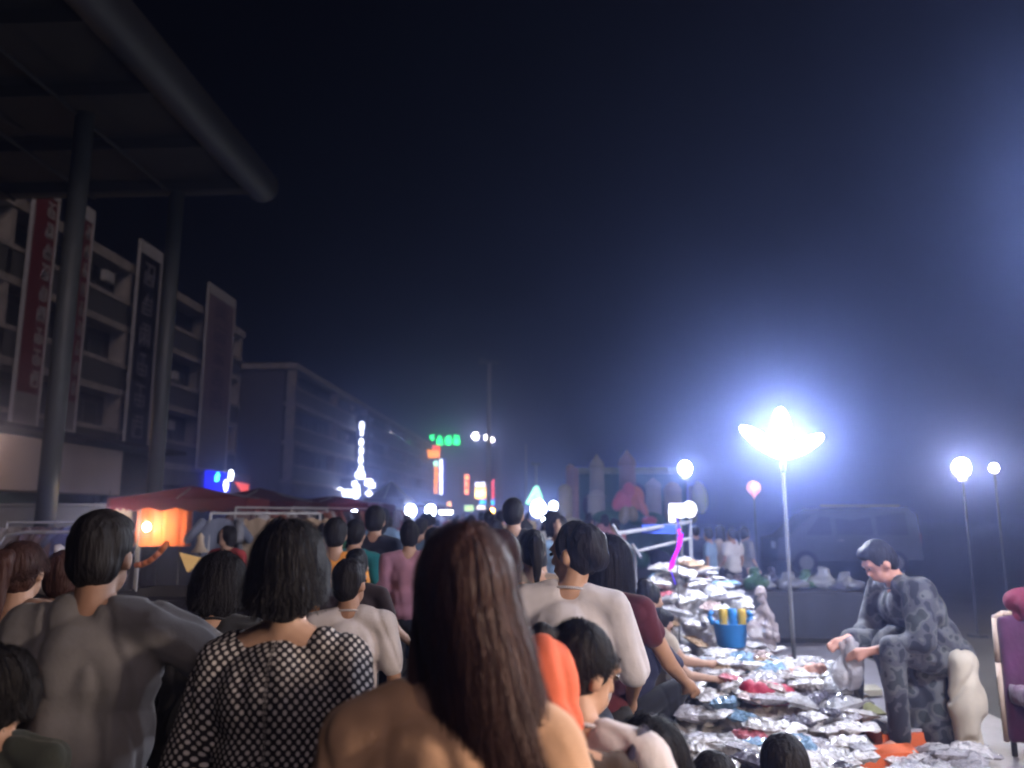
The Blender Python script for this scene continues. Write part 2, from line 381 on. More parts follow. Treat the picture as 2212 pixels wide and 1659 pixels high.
# white script sign: b uu d, plus fragments to its right
def P3(x, z, Y): return Vector((at(x, z, Y).x, Y, at(x, z, Y).z))
def strokes(pts, Y, r): return MB().path([P3(x, z, Y) for x, z in pts], r, 6)
b = MB(); b.box(tuple(P3(716, 1080, 91.3)), tuple(P3(780, 1034, 91.5)+Vector((0, .1, 0))))
neon("neon_sign", "white lit rounded script sign low on the far block", [("backing", b, dkmetal),
     ("lettering", strokes([(724, 1043), (724, 1074)], 91, .42), WB), ("lettering", strokes([(724, 1058), (734, 1056), (737, 1064), (734, 1070), (724, 1070)], 91, .24), WB),
     ("lettering", strokes([(741, 1058), (742, 1068), (749, 1068), (750, 1058)], 91, .24), WB), ("lettering", strokes([(750, 1058), (752, 1068), (759, 1069), (761, 1058)], 91, .24), WB),
     ("lettering", strokes([(772, 1048), (773, 1072), (764, 1072), (764, 1062), (772, 1060)], 91, .27), WB), ("lettering", strokes([(765, 1040), (768, 1052)], 91, .3), WB)], (-23, 91, 3.5))
neon("neon_sign", "broken white lit bracket beside the rounded script sign",
     [("lettering", strokes([(790, 1041), (803, 1043), (803, 1054)], 91, .42), WB), ("lettering", strokes([(794, 1062), (800, 1070)], 91, .34), WB), ("post", MB().tube(P3(786, 1100, 91.4), P3(786, 1036, 91.4), .12), dkmetal)], (-20, 91, 3.5))
# far block across the end of the street with signs
fb = thing("far_building", (-18, 172, 0), "dark far block closing the street under the green roof sign", "building")
b = MB(); b.box((-24.6, 168, 0), (-11.2, 180, 15.6)); b.build("wall", mat("dark_far_wall", (.06, .05, .055), .9), fb)
b = MB(); b.box((-24.8, 167.8, 15.6), (-11.0, 180.2, 16.1)); b.build("parapet", dark_wall, fb)
pw = MB(); pw.box((-.9, -.05, 0), (.9, 0, 1.6)); pwm = pw.mesh("window"); pwm.materials.append(glass_g)
for i in range(5):
    for k in range(4):
        o = bpy.data.objects.new("window", pwm); C.objects.link(o); o.parent = fb; o.location = (-5.4+2.65*i, -4.0, 3.0+3.3*k)
Y = 165
gp = [("frame", MB().box(tuple(P3(926, 964, Y+.4)), tuple(P3(998, 962, Y+.6))), dkmetal)]
for x0, x1, m in ((930, 937, 'a'), (944, 956, 'b'), (962, 975, 'c'), (980, 993, 'd')):
    a = P3(x0, 961 if m != 'a' else 950, Y); c = P3(x1, 941 if m != 'a' else 940, Y)
    q = MB(); glyph(q, a, XA, ZA, c.x-a.x, c.z-a.z, 4, .13, random.Random(x0), .1); gp.append(("lettering", q, Gn))
    q = MB(); q.box((a.x, Y+.15, a.z), (c.x, Y+.2, c.z)); gp.append(("letter_back", q, glow("green_backing", (.005, .8, .12), 4)))
neon("roof_sign", "green lit roof sign of four characters above the street end", gp, tuple(P3(960, 964, Y)))
def lit_block(nm, label, x0, x1, y0, y1, Y, m, gm=None, ng=0, horiz=False):
    a = P3(x0, y1, Y); c = P3(x1, y0, Y); parts = [("panel", MB().box((a.x, Y+.1, a.z), (c.x, Y+.5, c.z)), m)]
    for k in range(ng):
        q = MB(); w_ = (c.x-a.x); h_ = (c.z-a.z)
        if horiz: glyph(q, Vector((a.x+w_*(k+.1)/ng, Y, a.z+h_*.12)), XA, ZA, w_/ng*.8, h_*.76, 4, .09, random.Random(k+x0), .08)
        else: glyph(q, Vector((a.x+w_*.12, Y, a.z+h_*(k+.12)/ng)), XA, ZA, w_*.76, h_/ng*.76, 4, .09, random.Random(k+x0), .08)
        parts.append(("lettering", q, gm))
    return neon(nm, label, parts, tuple(a))
dr = glow("dim_red_panel", (.9, .03, .06), 3.0); dy = glow("amber_panel", (1, .33, .04), 7); 
lit_block("neon_sign", "red upright lit panel at the top of the tall neon cluster", 934, 950, 962, 985, 158, glow("red_panel_b", (1, .05, .04), 9))
lit_block("neon_sign", "orange lit lettering slanting across the red panel", 922, 949, 971, 990, 157, glow("orange_panel", (1, .3, .02), 7), On, 3, True)
lit_block("neon_sign", "narrow amber upright sign left of the white bulb column", 937, 946, 1008, 1066, 158, dy, On, 5)
lit_block("neon_sign", "small pale green lit square above the amber upright sign", 936, 946, 996, 1006, 158, glow("pale_green", (.5, 1, .7), 12))
q = MB(); bl = []
a = P3(953, 1068, 156); c = P3(953, 992, 156)
for k in range(9): bl.append(("bulb", MB().ell(a.lerp(c, (k+.5)/9), (.36, .2, .42), nu=8, nv=5), WB))
ab = P3(956, 1070, 156.3); cb = P3(962, 990, 156.3)
bl.append(("panel", MB().box(tuple(ab), tuple(cb+Vector((0, .1, 0)))), glow("blue_panel", (.04, .06, .9), 3)))
neon("neon_sign", "column of white bulbs with blue edge in the neon cluster", bl, tuple(a))
lit_block("neon_sign", "red upright lit sign standing alone left of the yellow sign", 1003, 1013, 1024, 1068, 150, glow("bright_red", (1, .06, .03), 8), glow("hot_orange", (1, .4, .15), 14), 3)
lit_block("neon_sign", "broad yellow lit sign in three bars at the street end", 1026, 1050, 1052, 1078, 150, glow("yellow_panel", (1, .42, .05), 14), glow("hot_yellow", (1, .8, .3), 22), 3, True)
lit_block("neon_sign", "twin white lit blocks on top of the yellow sign", 1026, 1048, 1042, 1051, 149, glow("violet_white", (.8, .7, 1), 12), WB, 2, True)
lit_block("neon_sign", "thin red upright sign right of the yellow sign", 1062, 1067, 1036, 1080, 150, glow("red_panel_c", (1, .06, .08), 8))
lit_block("neon_sign", "short red panel between the yellow sign and the thin red sign", 1051, 1060, 1054, 1080, 150.5, glow("red_panel_d", (1, .08, .08), 9))
lit_block("neon_sign", "blue and cyan lit strip below the yellow sign", 1036, 1068, 1079, 1091, 148, glow("blue_strip", (.02, .04, 1), 9), Cn, 3, True)
lit_block("neon_sign", "white and red lit shopfront band under the blue strip", 1030, 1048, 1092, 1100, 147, glow("warm_white_band", (1, .85, .8), 12))
lit_block("neon_sign", "red shopfront band right of the white band", 1050, 1066, 1092, 1101, 147, glow("red_band", (1, .12, .1), 8))
lit_block("neon_sign", "pale green lit shopfront beneath the lone red sign", 1003, 1022, 1092, 1104, 140, glow("lime_band", (.6, .9, .4), 8))
lit_block("neon_sign", "small orange lit upright box above the white light bar", 966, 974, 1084, 1098, 120, glow("orange_box", (1, .45, .12), 9))

# ------------------------------------------------------------------ masts and poles
def mast(nm, label, px, ytop, Y, r, head=True, cat="mast"):
    p = at(px, ytop, Y); t = thing(nm, (p.x, Y, 0), label, cat)
    MB().tube((p.x, Y, 0), (p.x, Y, p.z), r*1.3, r*.8, 10).build("pole", mat('bright_white_mast_paint', (.85, .85, .85), .5), t)
    if head:
        w_ = .9*head
        b = MB(); b.tube((p.x-w_*1.6, Y, p.z), (p.x+w_*1.6, Y, p.z), .07*head); b.tube((p.x-w_*1.6, Y, p.z+.5*head), (p.x+w_*1.3, Y, p.z+.35*head), .06*head); b.build("head_frame", steel, t)
        for dx in (-1.4, -.5, .5, 1.4):
            MB().box((p.x+dx*w_-.3*head, Y-.2, p.z-.05), (p.x+dx*w_+.3*head, Y+.2, p.z+(.5 if dx > -1 else .9)*head)).build("floodlight", steel, t)
    return t
mast("floodlight_mast", "tall slender floodlight mast with unlit lamp head over the street", 1057, 786, 116, .32, 1.0)
mast("flagpole", "faint thin pole rising left of the green lit cone", 1136, 960, 90, .09, 0, "pole")
mast("lamp_post", "faint lamp post with small unlit head behind the green lit cone", 1158, 1004, 80, .1, .3, "lamp post")

# ------------------------------------------------------------------ lamps of the market
def bulb(label, px, py, Y, r, col, L, pole=True, shade=False, nm="market_lamp", prad=.015, zfoot=0.0):
    p = at(px, py, Y); t = thing(nm, (p.x, Y, zfoot), label, "lamp", "lamps strung through the market")
    key = "bulb_%02d_%02d_%02d_%d" % (int(col[0]*99), int(col[1]*99), int(col[2]*99), int(L))
    MB().ell(p, (r, r, r*1.15), nu=10, nv=6).build("bulb", glow(key, col, L), t, True)
    MB().tube(p+Vector((0, 0, r*1.05)) if not pole else p-Vector((0, 0, r*1.7)), p+Vector((0, 0, r*1.8)) if not pole else p-Vector((0, 0, r*1.0)), r*.5, r*.55, 8).build("socket", wpaint, t)
    if pole:
        MB().tube((p.x, Y, zfoot), (p.x, Y, p.z-r*1.6), prad*.6).build("pole", dkmetal, t)
        MB().tube((p.x, Y, zfoot), (p.x, Y, zfoot+.04), .14, .12, 12).build("base", dkmetal, t)
    else:
        MB().tube(p+Vector((0, 0, r*1.8)), p+Vector((0, 0, r*1.8+.5)), .006, .006, 5).build("cord", dkmetal, t)
    return t
CW = (.82, .88, 1); WW = (1, .62, .32); W = (1, .92, .88)
# three-petal lamp
def petal_lamp(label, px, py, Y, L, sc_=1.0):
    p = at(px, py, Y); t = thing("petal_lamp", (p.x, Y, 0), label, "lamp")
    MB().tube((p.x, Y, 0), (p.x, Y, p.z-.16), .02, .016, 10).build("pole", steel, t)
    MB().tube((p.x, Y, 0), (p.x, Y, .05), .2, .17, 14).build("base", dkmetal, t)
    MB().lathe((p.x, Y, p.z-.15), [(.02, 0), (.03, .02), (.034, .07), (.03, .1)], 14).build("socket", dkmetal, t)
    gm = glow("led_petal_light_%d" % L, (.78, .84, 1), L)
    k = sc_
    for ang, ln, wd in ((-54, .42, .064), (1, .41, .086), (64, .38, .06)):
        b = MB(); a = R(ang); M = Matrix.Rotation(-a, 3, 'Y').to_3x3() if False else Matrix.Rotation(a, 3, 'Y')
        b.ell(p+M @ Vector((0, -.02*abs(ang)/60, ln*.5))*k, (wd*k, .05*k, ln*.56*k), M, 14, 8)
        b.build("petal", gm, t, True)
    return t
petal_lamp("three-petal LED lamp blazing white on a slim pole above the heaped packets", 1690, 985, 7.0, 370)
petal_lamp("assumed three-petal LED lamp of the next stall, beside the purple chair, taller", 2580, 520, 3.6, 700, .8)  # assumed lamp beyond the right edge, source of the haze glow there
bulb("assumed bare warm stall bulb on a pole to the right of the viewer, outside the crowd", 5455, 720, .9, .16, (1, .80, .64), 250)  # assumed bulb out of view, lights the backs of the nearest people
bulb("round white bulb on a post in front of the inflatable castle", 1480, 1012, 15, .12, CW, 280)
bulb("large round white lamp farther down the stalls, left of a smaller one", 2077, 1010, 11, .11, W, 320)
bulb("smaller white lamp just past the large round one", 2147, 1011, 13, .06, W, 400)
bulb("white bulb hanging in the orange-lit red tent", 317, 1138, 14.6, .06, (1, .72, .42), 420, pole=False)
bulb("dim warm bulb added under the dark maroon tent to light the garments", 575, 1112, 18.6, .05, (1, .5, .25), 160, pole=False)  # added bulb, brightens the barely lit garment racks
bulb("small bluish white bulb beside the pink garments", 162, 1165, 9.5, .035, (.6, .6, 1), 140)
bulb("small bluish white bulb in front of the white script sign", 765, 1108, 20, .08, (.6, .66, 1), 130)
bulb("left one of two round white lamps over the crowd", 887, 1103, 30, .2, CW, 80)
bulb("right one of two round white lamps over the crowd", 930, 1103, 30, .2, CW, 80)
bulb("big white lamp beneath the green lit cone", 1163, 1099, 34, .33, CW, 50)
bulb("small white lamp right of the green lit cone", 1196, 1093, 34, .17, CW, 60)
bulb("white spot lamp low over the crowd below the big white lamp", 1186, 1118, 24, .07, CW, 110)
bulb("tiny white spot lamp lowest under the big white lamp", 1176, 1124, 22, .055, CW, 90)
bulb("small warm orange lamp left of the tall black-shirted man", 1064, 1103, 40, .1, (1, .45, .1), 60)
bulb("yellow-white lamp on a spike among the left stalls", 434, 1163, 8.0, .022, (1, .75, .45), 700)
for px, py, rr in ((1027, 943, .75), (1051, 945, .55), (1063, 950, .45)):
    bulb({1027: "largest roof lamp right of the green sign", 1051: "middle roof lamp beside the floodlight mast", 1063: "smallest roof lamp just past the floodlight mast"}[px], px, py, 170, rr, (1, .85, .8), 90, zfoot=16.1, prad=.08)
b = MB(); a = P3(950, 1110, 30); c = P3(976, 1103, 30); b.box((a.x, 30, a.z), (c.x, 30.1, c.z)); t = thing("light_bar", (a.x, 30, 0), "short white light bar right of the two round lamps", "lamp"); b.build("tube", glow("light_bar_white", (.95, 1, .9), 30), t); MB().tube((a.x+.05, 30.05, 0), (a.x+.05, 30.05, a.z), .02).build("post", steel, t)
_p = Vector((-14.4, 19.2, 0)); t = thing("assumed_eave_lamp", _p, "assumed warm lamp under the dark eave at the near end of the blank fascia", "lamp")  # assumed lamp, unseen past the left edge, brightens the shadowed fascia
MB().ell((-14.4, 19.2, 3.55), .09, nu=10, nv=6).build("bulb", glow("assumed_eave_light", (1, .62, .34), 260), t, True); MB().tube((-14.4, 19.2, 3.64), (-14.4, 19.2, 4.0), .012).build("cord", dkmetal, t)
# green lit cone tree
pc = P3(1155, 1088, 42); tp = P3(1153, 1052, 42)
t = thing("lit_tree", (pc.x, 42, 0), "small cone-shaped tree wound with pale green lights", "tree")
MB().tube((pc.x, 42, 0), (pc.x, 42, pc.z), .08, .06).build("trunk", dkmetal, t)
gg = glow("pale_green_light", (.35, 1, .6), 3.5); b = MB(); hh = tp.z-pc.z
for k in range(70):
    f = k/70; a = k*2.4; rr = .42*(1-f)**.8+.03
    b.ell((pc.x+.1*f+rr*math.cos(a), 42+rr*math.sin(a), pc.z+hh*f), .07, nu=6, nv=4)
b.build("crown", gg, t)

# ------------------------------------------------------------------ red market tents on the left
red_c = mat("red_tent_canvas", (.55, .05, .03), .8, trans=0.0, var=.15, scale=3, bump=.2)
def canvas_thin(name, col):
    m = mat(name, col, .85, var=.15, scale=3, bump=.2); n = m.node_tree.nodes; l = m.node_tree.links
    tr = n.new('ShaderNodeBsdfTranslucent'); tr.inputs[0].default_value = (*col, 1); ms = n.new('ShaderNodeMixShader'); ms.inputs[0].default_value = .3
    out = [x for x in n if x.type == 'OUTPUT_MATERIAL'][0]
    l.new(n["Principled BSDF"].outputs[0], ms.inputs[1]); l.new(tr.outputs[0], ms.inputs[2]); l.new(ms.outputs[0], out.inputs['Surface'])
    return m
red_c = canvas_thin("red_tent_cloth", (.16, .02, .018)); ora_c = canvas_thin("orange_glow_cloth", (.85, .2, .06)); mar_c = canvas_thin("maroon_tent_cloth", (.10, .014, .018)); yel_c = canvas_thin("yellow_tent_cloth", (.6, .38, .06))  # orange back cloth: bulb glow on the red tent put into the colour
blu_c = canvas_thin("dark_tent_cloth", (.05, .05, .08))
def tent(label, x0, x1, y0, y1, ze, zr, m, back=True, mb_=None):
    r = thing("market_tent", ((x0+x1)/2, (y0+y1)/2, 0), label, "tent", "market tents along the left side")
    cx_, cy_ = (x0+x1)/2, (y0+y1)/2; n = 8; b = MB(); vs = []
    for j in range(n+1):
        for i in range(n+1):
            u, v = i/n, j/n; d = max(abs(u-.5), abs(v-.5))*2
            vs.append((x0+(x1-x0)*u, y0+(y1-y0)*v, ze+(zr-ze)*(1-d)**1.25+.02*math.sin(i*2.1+j)))
    b.add(vs, [(j*(n+1)+i, j*(n+1)+i+1, (j+1)*(n+1)+i+1, (j+1)*(n+1)+i) for j in range(n) for i in range(n)]); b.build("roof_cloth", m, r, True)
    b = MB()
    pts = []
    for (ax, ay, bx, by) in ((x0, y0, x1, y0), (x1, y0, x1, y1), (x1, y1, x0, y1), (x0, y1, x0, y0)):
        for k in range(10): pts.append((ax+(bx-ax)*k/10, ay+(by-ay)*k/10))
    k = len(pts); vs = [(p[0], p[1], ze) for p in pts]+[(p[0]*1.0, p[1], ze-.2-.035*math.cos(i*math.pi)) for i, p in enumerate(pts)]
    b.add(vs, [(i, (i+1) % k, k+(i+1) % k, k+i) for i in range(k)]); b.build("valance", m, r)
    for x in (x0+.04, x1-.04):
        for y in (y0+.04, y1-.04): MB().tube((x, y, 0), (x, y, ze), .022).build("post", steel, r)
    for x in (x0, x1): MB().tube((x, cy_, ze), (cx_, cy_, zr-.03), .016).build("rafter", steel, r)
    for y in (y0, y1): MB().tube((cx_, y, ze), (cx_, cy_, zr-.03), .016).build("rafter", steel, r)
    if back:
        b = MB(); n = 14; vs = []
        for i in range(n+1):
            for z in (1.0 if mb_ else .5, ze-.02): vs.append((x0+(x1-x0)*(.42 if mb_ else 1)*i/n, y1-.06+.05*math.sin(i*2.3), z+(.04*math.sin(i) if z < 1 else 0)))
        b.add(vs, [(2*i, 2*i+2, 2*i+3, 2*i+1) for i in range(n)]); b.build("back_cloth", mb_ or m, r, True)
    return r
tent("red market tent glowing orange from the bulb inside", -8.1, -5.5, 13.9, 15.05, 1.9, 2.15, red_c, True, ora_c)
tent("unlit maroon tent behind the orange-lit one", -7.7, -5.3, 15.9, 18.4, 1.88, 2.2, mar_c)
tent("dark maroon tent with wide flat top in the middle of the row", -7.3, -4.6, 19.5, 23, 1.9, 2.12, mar_c)
tent("tent with dull yellow cloth hanging under the script sign", -8.6, -6.6, 24, 26, 1.9, 2.1, yel_c)
tent("dark domed tent to the right of the script sign", -7.0, -5.5, 29, 31.5, 2.2, 2.95, blu_c)
tent("farthest dark tent before the two round lamps", -6.9, -4.9, 36, 39, 2.0, 2.3, mar_c)

# white ribbed food cart roof, lit from beneath
t = thing("food_cart", (-11, 15.5, 0), "white ribbed food cart under the blank shop fascia", "food cart")
for k in range(11):
    z = 1.25+k*.046
    MB().box((-12.6, 14.3+.03*(k % 2), z), (-8.32, 14.36+.03*(k % 2), z+.038)).build("rib", wpaint, t)
MB().box((-12.6, 14.40, 1.05), (-8.35, 15.9, 1.76)).build("body", mat("cream_cart_panel", (.4, .38, .38), .6), t)
MB().box((-12.7, 14.25, 1.77), (-8.3, 16.0, 1.81)).build("roof", wpaint, t)
for x in (-12.3, -9.4):
    MB().tube((x, 14.6, .3), (x, 14.66, .3), .3, .3, 18).build("wheel", dkmetal, t)
MB().box((-12.5, 14.42, .35), (-9.1, 15.8, 1.05)).build("base", dkmetal, t)
bulb("assumed white bulb under the food cart canopy", 232, 1128, 13.7, .04, (.9, .9, 1), 170, pole=False)  # assumed bulb hidden behind the grey man's head, lights the cart ribs

# garment racks with hanging clothes
gm_cols = [(.35, .12, .10), (.45, .18, .13), (.3, .3, .33), (.5, .45, .45), (.12, .12, .16), (.42, .3, .2), (.5, .2, .22), (.2, .22, .3), (.55, .5, .5), (.16, .1, .09)]
def garment_mesh(k):
    b = MB(); rnd = random.Random(k); n = 8; vs = []; wd = .2+.03*(k % 3); ln = .55+.1*(k % 4)
    for j in range(n+1):
        for s in (1, -1):
            for i in range(n+1):
                u = i/n*2-1; v = j/n; ww = wd*(.75+.25*min(1, v*4)) + .03*v
                vs.append((u*ww, s*(.045*(1-u*u)+.004)+.018*math.sin(u*7+k+v*2), -v*ln-(.06*abs(u) if v < .15 else 0)+.015*math.sin(u*9+k)*v))
    fs = []
    W_ = n+1
    for j in range(n):
        for s in (0, 1):
            for i in range(n):
                a = (j*2+s)*W_+i; c = ((j+1)*2+s)*W_+i; fs.append((a, a+1, c+1, c) if s else (a, c, c+1, a+1))
        for e in (0, n):
            a = (j*2)*W_+e; a2 = (j*2+1)*W_+e; c = ((j+1)*2)*W_+e; c2 = ((j+1)*2+1)*W_+e; fs.append((a, a2, c2, c) if e == 0 else (a, c, c2, a2))
    b.add(vs, fs)
    for s in (-1, 1): b.cap((s*wd*.8, 0, -.06), (s*(wd+.1), 0, -.27), .05, .055, 8)
    return b.mesh("garment", smooth=True)
gme = [garment_mesh(k) for k in range(4)]
gmat = mat("hanging_garment_cloth", (.5, .5, .5), .9, objcol=True, bump=.3, bscale=30)
for m_ in gme: m_.materials.append(gmat)
gn = ["brick red", "rust orange", "grey", "off-white", "near-black", "tan", "rose", "slate blue", "pale", "brown"]
def rack(label, x0, y0, x1, y1, z, n, seed, where):
    rnd = random.Random(seed); a = Vector((x0, y0, 0)); c = Vector((x1, y1, 0)); d = (c-a)
    r = thing("garment_rack", (a+c)/2, label, "clothes rack", "garment racks on the left")
    for p in (a, c):
        MB().tube(p, p+Vector((0, 0, z)), .016).build("post", wpaint, r); nn = Vector((-d.y, d.x, 0)).normalized()*.25
        MB().tube(p-nn+Vector((0, 0, .02)), p+nn+Vector((0, 0, .02)), .016).build("foot", wpaint, r)
    MB().tube(a+Vector((0, 0, z)), c+Vector((0, 0, z)), .015).build("rail", wpaint, r)
    for k in range(n):
        i = rnd.randrange(len(gm_cols)); p = a+d*((k+.5)/n)
        o = bpy.data.objects.new("garment", gme[rnd.randrange(4)]); C.objects.link(o); o.location = p+Vector((0, 0, z-.05)); o.rotation_euler = (0, 0, math.atan2(d.y, d.x)+rnd.choice([R(80), R(20), R(-15), R(65)]))
        cc = gm_cols[i]; o.color = (cc[0], cc[1], cc[2], 1)
        tag(o, f"{gn[i]} garment hanging {['at the near end', 'next to the near end', 'near the middle', 'past the middle', 'toward the far end', 'at the far end'][min(5, int(6*k/n))]} of the {where}", "garment", "garments on the racks")
rack("low clothes rack of pinkish tops at far left", -7.3, 10.2, -5.9, 10.4, 1.5, 6, 3, "rack at far left")
rack("clothes rack before the unlit maroon tent", -5.0, 12.2, -4.4, 15.2, 1.72, 9, 5, "rack before the maroon tent")
rack("short clothes rack nearest the lane, behind the bobbed woman", -4.25, 9.6, -3.1, 10.4, 1.62, 6, 12, "rack nearest the lane")
rack("clothes rack farther on with pale and tan garments", -5.2, 15.5, -4.3, 19.5, 1.75, 10, 8, "middle rack of the row")
rack("far clothes rack under the yellow cloth", -5.6, 21, -4.7, 25, 1.8, 9, 9, "farthest rack of the row")

# arch-shaped white rack frame at far left
t = thing("arched_rail", (-6.2, 9.0, 0), "white tubular arch rail behind the woman at the left edge", "rail")
MB().path([(-6.55, 9, 0), (-6.55, 9, 1.2), (-6.45, 9, 1.36), (-6.2, 9, 1.4), (-5.6, 9, 1.4), (-5.45, 9, 1.3), (-5.45, 9, 0)], .02, 8).build("frame", wpaint, t)
# stall table with wedge tray, cone of paper
def table(label, x0, y0, x1, y1, z, m, nm="stall_table"):
    r = thing(nm, ((x0+x1)/2, (y0+y1)/2, 0), label, "table")
    MB().box((x0, y0, z-.03), (x1, y1, z)).build("tabletop", m, r)
    for x in (x0+.05, x1-.05):
        for y in (y0+.05, y1-.05): MB().tube((x, y, 0), (x, y, z-.03), .015).build("leg", steel, r)
    b = MB(); n = 12; vs = []
    for i in range(n+1):
        for zz in (.15, z-.03): vs.append((x0+(x1-x0)*i/n, y0-.01-.02*math.sin(i*1.7), zz))
    b.add(vs, [(2*i, 2*i+2, 2*i+3, 2*i+1) for i in range(n)]); b.build("skirt", m, r, True)
    return r
dkcl = mat("dark_table_cloth", (.03, .025, .03), .8, bump=.2)
table("dark stall table between the grey-shirted man and the bobbed woman", -3.7, 6.3, -2.2, 7.3, .95, dkcl)
def pc_(px, py, Y): return at(px, py, Y)
p = pc_(408, 1212, 6.6); o = MB().add([p+Vector((-.09, 0, .07)), p+Vector((.12, 0, .02)), p+Vector((0, -.02, -.09)), p+Vector((-.09, .03, .07)), p+Vector((.12, .03, .02)), p+Vector((0, .03, -.09))], [(0, 2, 1), (3, 4, 5), (0, 1, 4, 3), (1, 2, 5, 4), (2, 0, 3, 5)]).build("paper_cone", mat("glowing_yellow_paper", (.85, .6, .25), .8, emit=(1, .55, .18), es=.25))  # slight emission makes the paper look lit, it is no lamp
tag(o, "pale yellow folded paper cone standing out on the dark stall table", "paper cone")
p = pc_(433, 1172, 8.0); t = thing("figurine", (p.x, p.y, .95), "small cream figurine with spread base on the dark stall", "figurine")
MB().lathe((p.x, p.y, p.z-.1), [(.09, 0), (.05, .05), (.03, .12), (.035, .16), (.005, .2)], 12).build("body", mat("cream_plaster", (.7, .55, .4), .6, var=.1), t, True)
MB().tube((p.x, p.y, .95), (p.x, p.y, p.z-.1), .02).build("stand", dkmetal, t)
p = pc_(328, 1213, 6.7); t = thing("balloon_toy", (p.x-.12, p.y, 0), "curved orange balloon toy on a thin stick by the red tent", "balloon toy")
b = MB(); pp = [p+Vector((-.13+.05*k, 0, -.03+.012*k*k*.6)) for k in range(6)]
for a, c in zip(pp[:-1], pp[1:]): b.cap(a, c, .026, .026, 8)
b.build("balloon", mat("orange_rubber", (.8, .22, .06), .3, coat=.5, var=.05), t, True)
MB().tube((p.x-.12, p.y, .95), (p.x-.12, p.y, p.z+.12), .008).build("stick", wpaint, t)

# ------------------------------------------------------------------ inflatable castle, right of the street
def fab(n, c): return mat(n, c, .55, var=.12, scale=2, bump=.1, bscale=8)
cas = thing("bouncy_castle", (3.2, 27, 0), "dim inflatable play castle with turrets and painted teal wall", "bouncy castle")
Y = 26
def P(px, py, Y_=Y): return at(px, py, Y_)
def vtube(px, y0, y1, rad, m, nm, Y_=Y, tip=0):
    a = P(px, y1, Y_); c = P(px, y0, Y_); a.z = max(a.z, 0)
    b = MB(); b.cap((a.x, Y_, a.z), (a.x, Y_, c.z), rad, rad*.92, 14)
    if tip: b.lathe((a.x, Y_, c.z), [(rad*1.1, 0), (rad*.9, tip*.4), (rad*.3, tip*.8), (.02, tip)], 14)
    return b.build(nm, m, cas, True)
teal = fab("teal_printed_wall", (.035, .14, .14)); pale = fab("pale_green_grey_vinyl", (.30, .36, .33)); grn = fab("green_vinyl", (.04, .16, .09)); dkb = fab("navy_vinyl", (.03, .035, .08))
pkb = fab("pinkish_brown_vinyl", (.33, .2, .19)); olv = fab("dull_yellow_vinyl", (.40, .34, .16)); wtv = fab("grey_white_vinyl", (.42, .42, .42)); pnk = fab("pink_vinyl", (.75, .16, .24)); orv = fab("orange_vinyl", (.8, .24, .1)); ylv = fab("lime_yellow_vinyl", (.55, .55, .14))
a = P(1240, 1009); c = P(1500, 1012)
b = MB(); n = 24; vs = []
for i in range(n+1):
    for z in (0, 1.7, 3.15): vs.append((a.x+(c.x-a.x)*i/n, Y+1.6+.08*math.sin(i*1.6), z))
for i in range(n+1):
    for z in (0, 1.7, 3.15): vs.append((a.x+(c.x-a.x)*i/n, Y+1.9, z))
fs = []
for i in range(n):
    for k in (0, 1): q = i*3+k; fs.append((q, q+3, q+4, q+1)); q += (n+1)*3; fs.append((q, q+1, q+4, q+3))
    fs.append((i*3+2, i*3+5, (n+1)*3+i*3+5, (n+1)*3+i*3+2))
b.add(vs, fs); b.build("back_wall", teal, cas, True)
for k in range(6):
    x = a.x+(c.x-a.x)*(k+.5)/6
    MB().cap((x-.35, Y+1.55, 3.14), (x+.35, Y+1.55, 3.14), .12, .12, 10).build("wall_top", pale, cas, True)
for x, z, s, m in ((1.5, 1.55, .42, dkb), (2.9, 1.75, .5, dkb), (3.8, 1.5, .4, grn), (2.1, 1.2, .5, grn), (4.5, 1.3, .4, grn)):
    MB().ell((x, Y+1.5, z*1.25), (s, .1, s*1.1)).build("painted_panel", m, cas, True)
vtube(1234, 1012, 1190, .16, pkb, "corner_column", Y, .0); vtube(1245, 1016, 1190, .12, pkb, "corner_column", Y-.2)
vtube(1222, 1060, 1190, .24, olv, "front_pillar", Y-.4); vtube(1290, 1012, 1060, .26, wtv, "turret", Y+1.3, .5); vtube(1356, 1006, 1060, .3, pkb, "turret", Y+1.3, .55)
vtube(1290, 1075, 1170, .30, wtv, "pillar", Y-.3, .25); vtube(1413, 1052, 1120, .26, wtv, "pillar", Y-.2, .3); vtube(1497, 1058, 1120, .14, wtv, "pillar", Y-.2)
vtube(1455, 1060, 1110, .3, olv, "pillar", Y-.1, .2)
def jelly(px, py, rx, rz, m, nm, Y_=Y-1.0, tilt=0):
    p = P(px, py, Y_); k = Y_/1669
    return MB().ell(p, (rx*k, .22, rz*k), Matrix.Rotation(R(tilt), 3, 'Y')).build(nm, m, cas, True)
jelly(1358, 1060, 14, 18, pnk, "figure_head"); jelly(1347, 1082, 20, 24, pnk, "figure_body", Y-.95); jelly(1372, 1076, 20, 26, orv, "figure_body", Y-.9); jelly(1335, 1086, 12, 18, pnk, "figure_arm", Y-1.0, 20)
jelly(1386, 1092, 9, 26, orv, "figure_arm", Y-1.1, -28); jelly(1349, 1112, 12, 20, olv, "figure_leg", Y-1.05, 10); jelly(1367, 1110, 11, 17, olv, "figure_leg", Y-1.05, -8)
jelly(1512, 1075, 16, 34, ylv, "lime_column", Y-.6, -6); jelly(1320, 1118, 40, 16, grn, "floor_cushion", Y-.7); jelly(1395, 1122, 40, 16, grn, "floor_cushion", Y-.7); jelly(1403, 1125, 16, 10, pnk, "floor_cushion", Y-1.2)
jelly(1210, 1122, 24, 9, olv, "front_bumper", Y-1.4); jelly(1242, 1130, 24, 11, olv, "front_bumper", Y-1.4, 15)
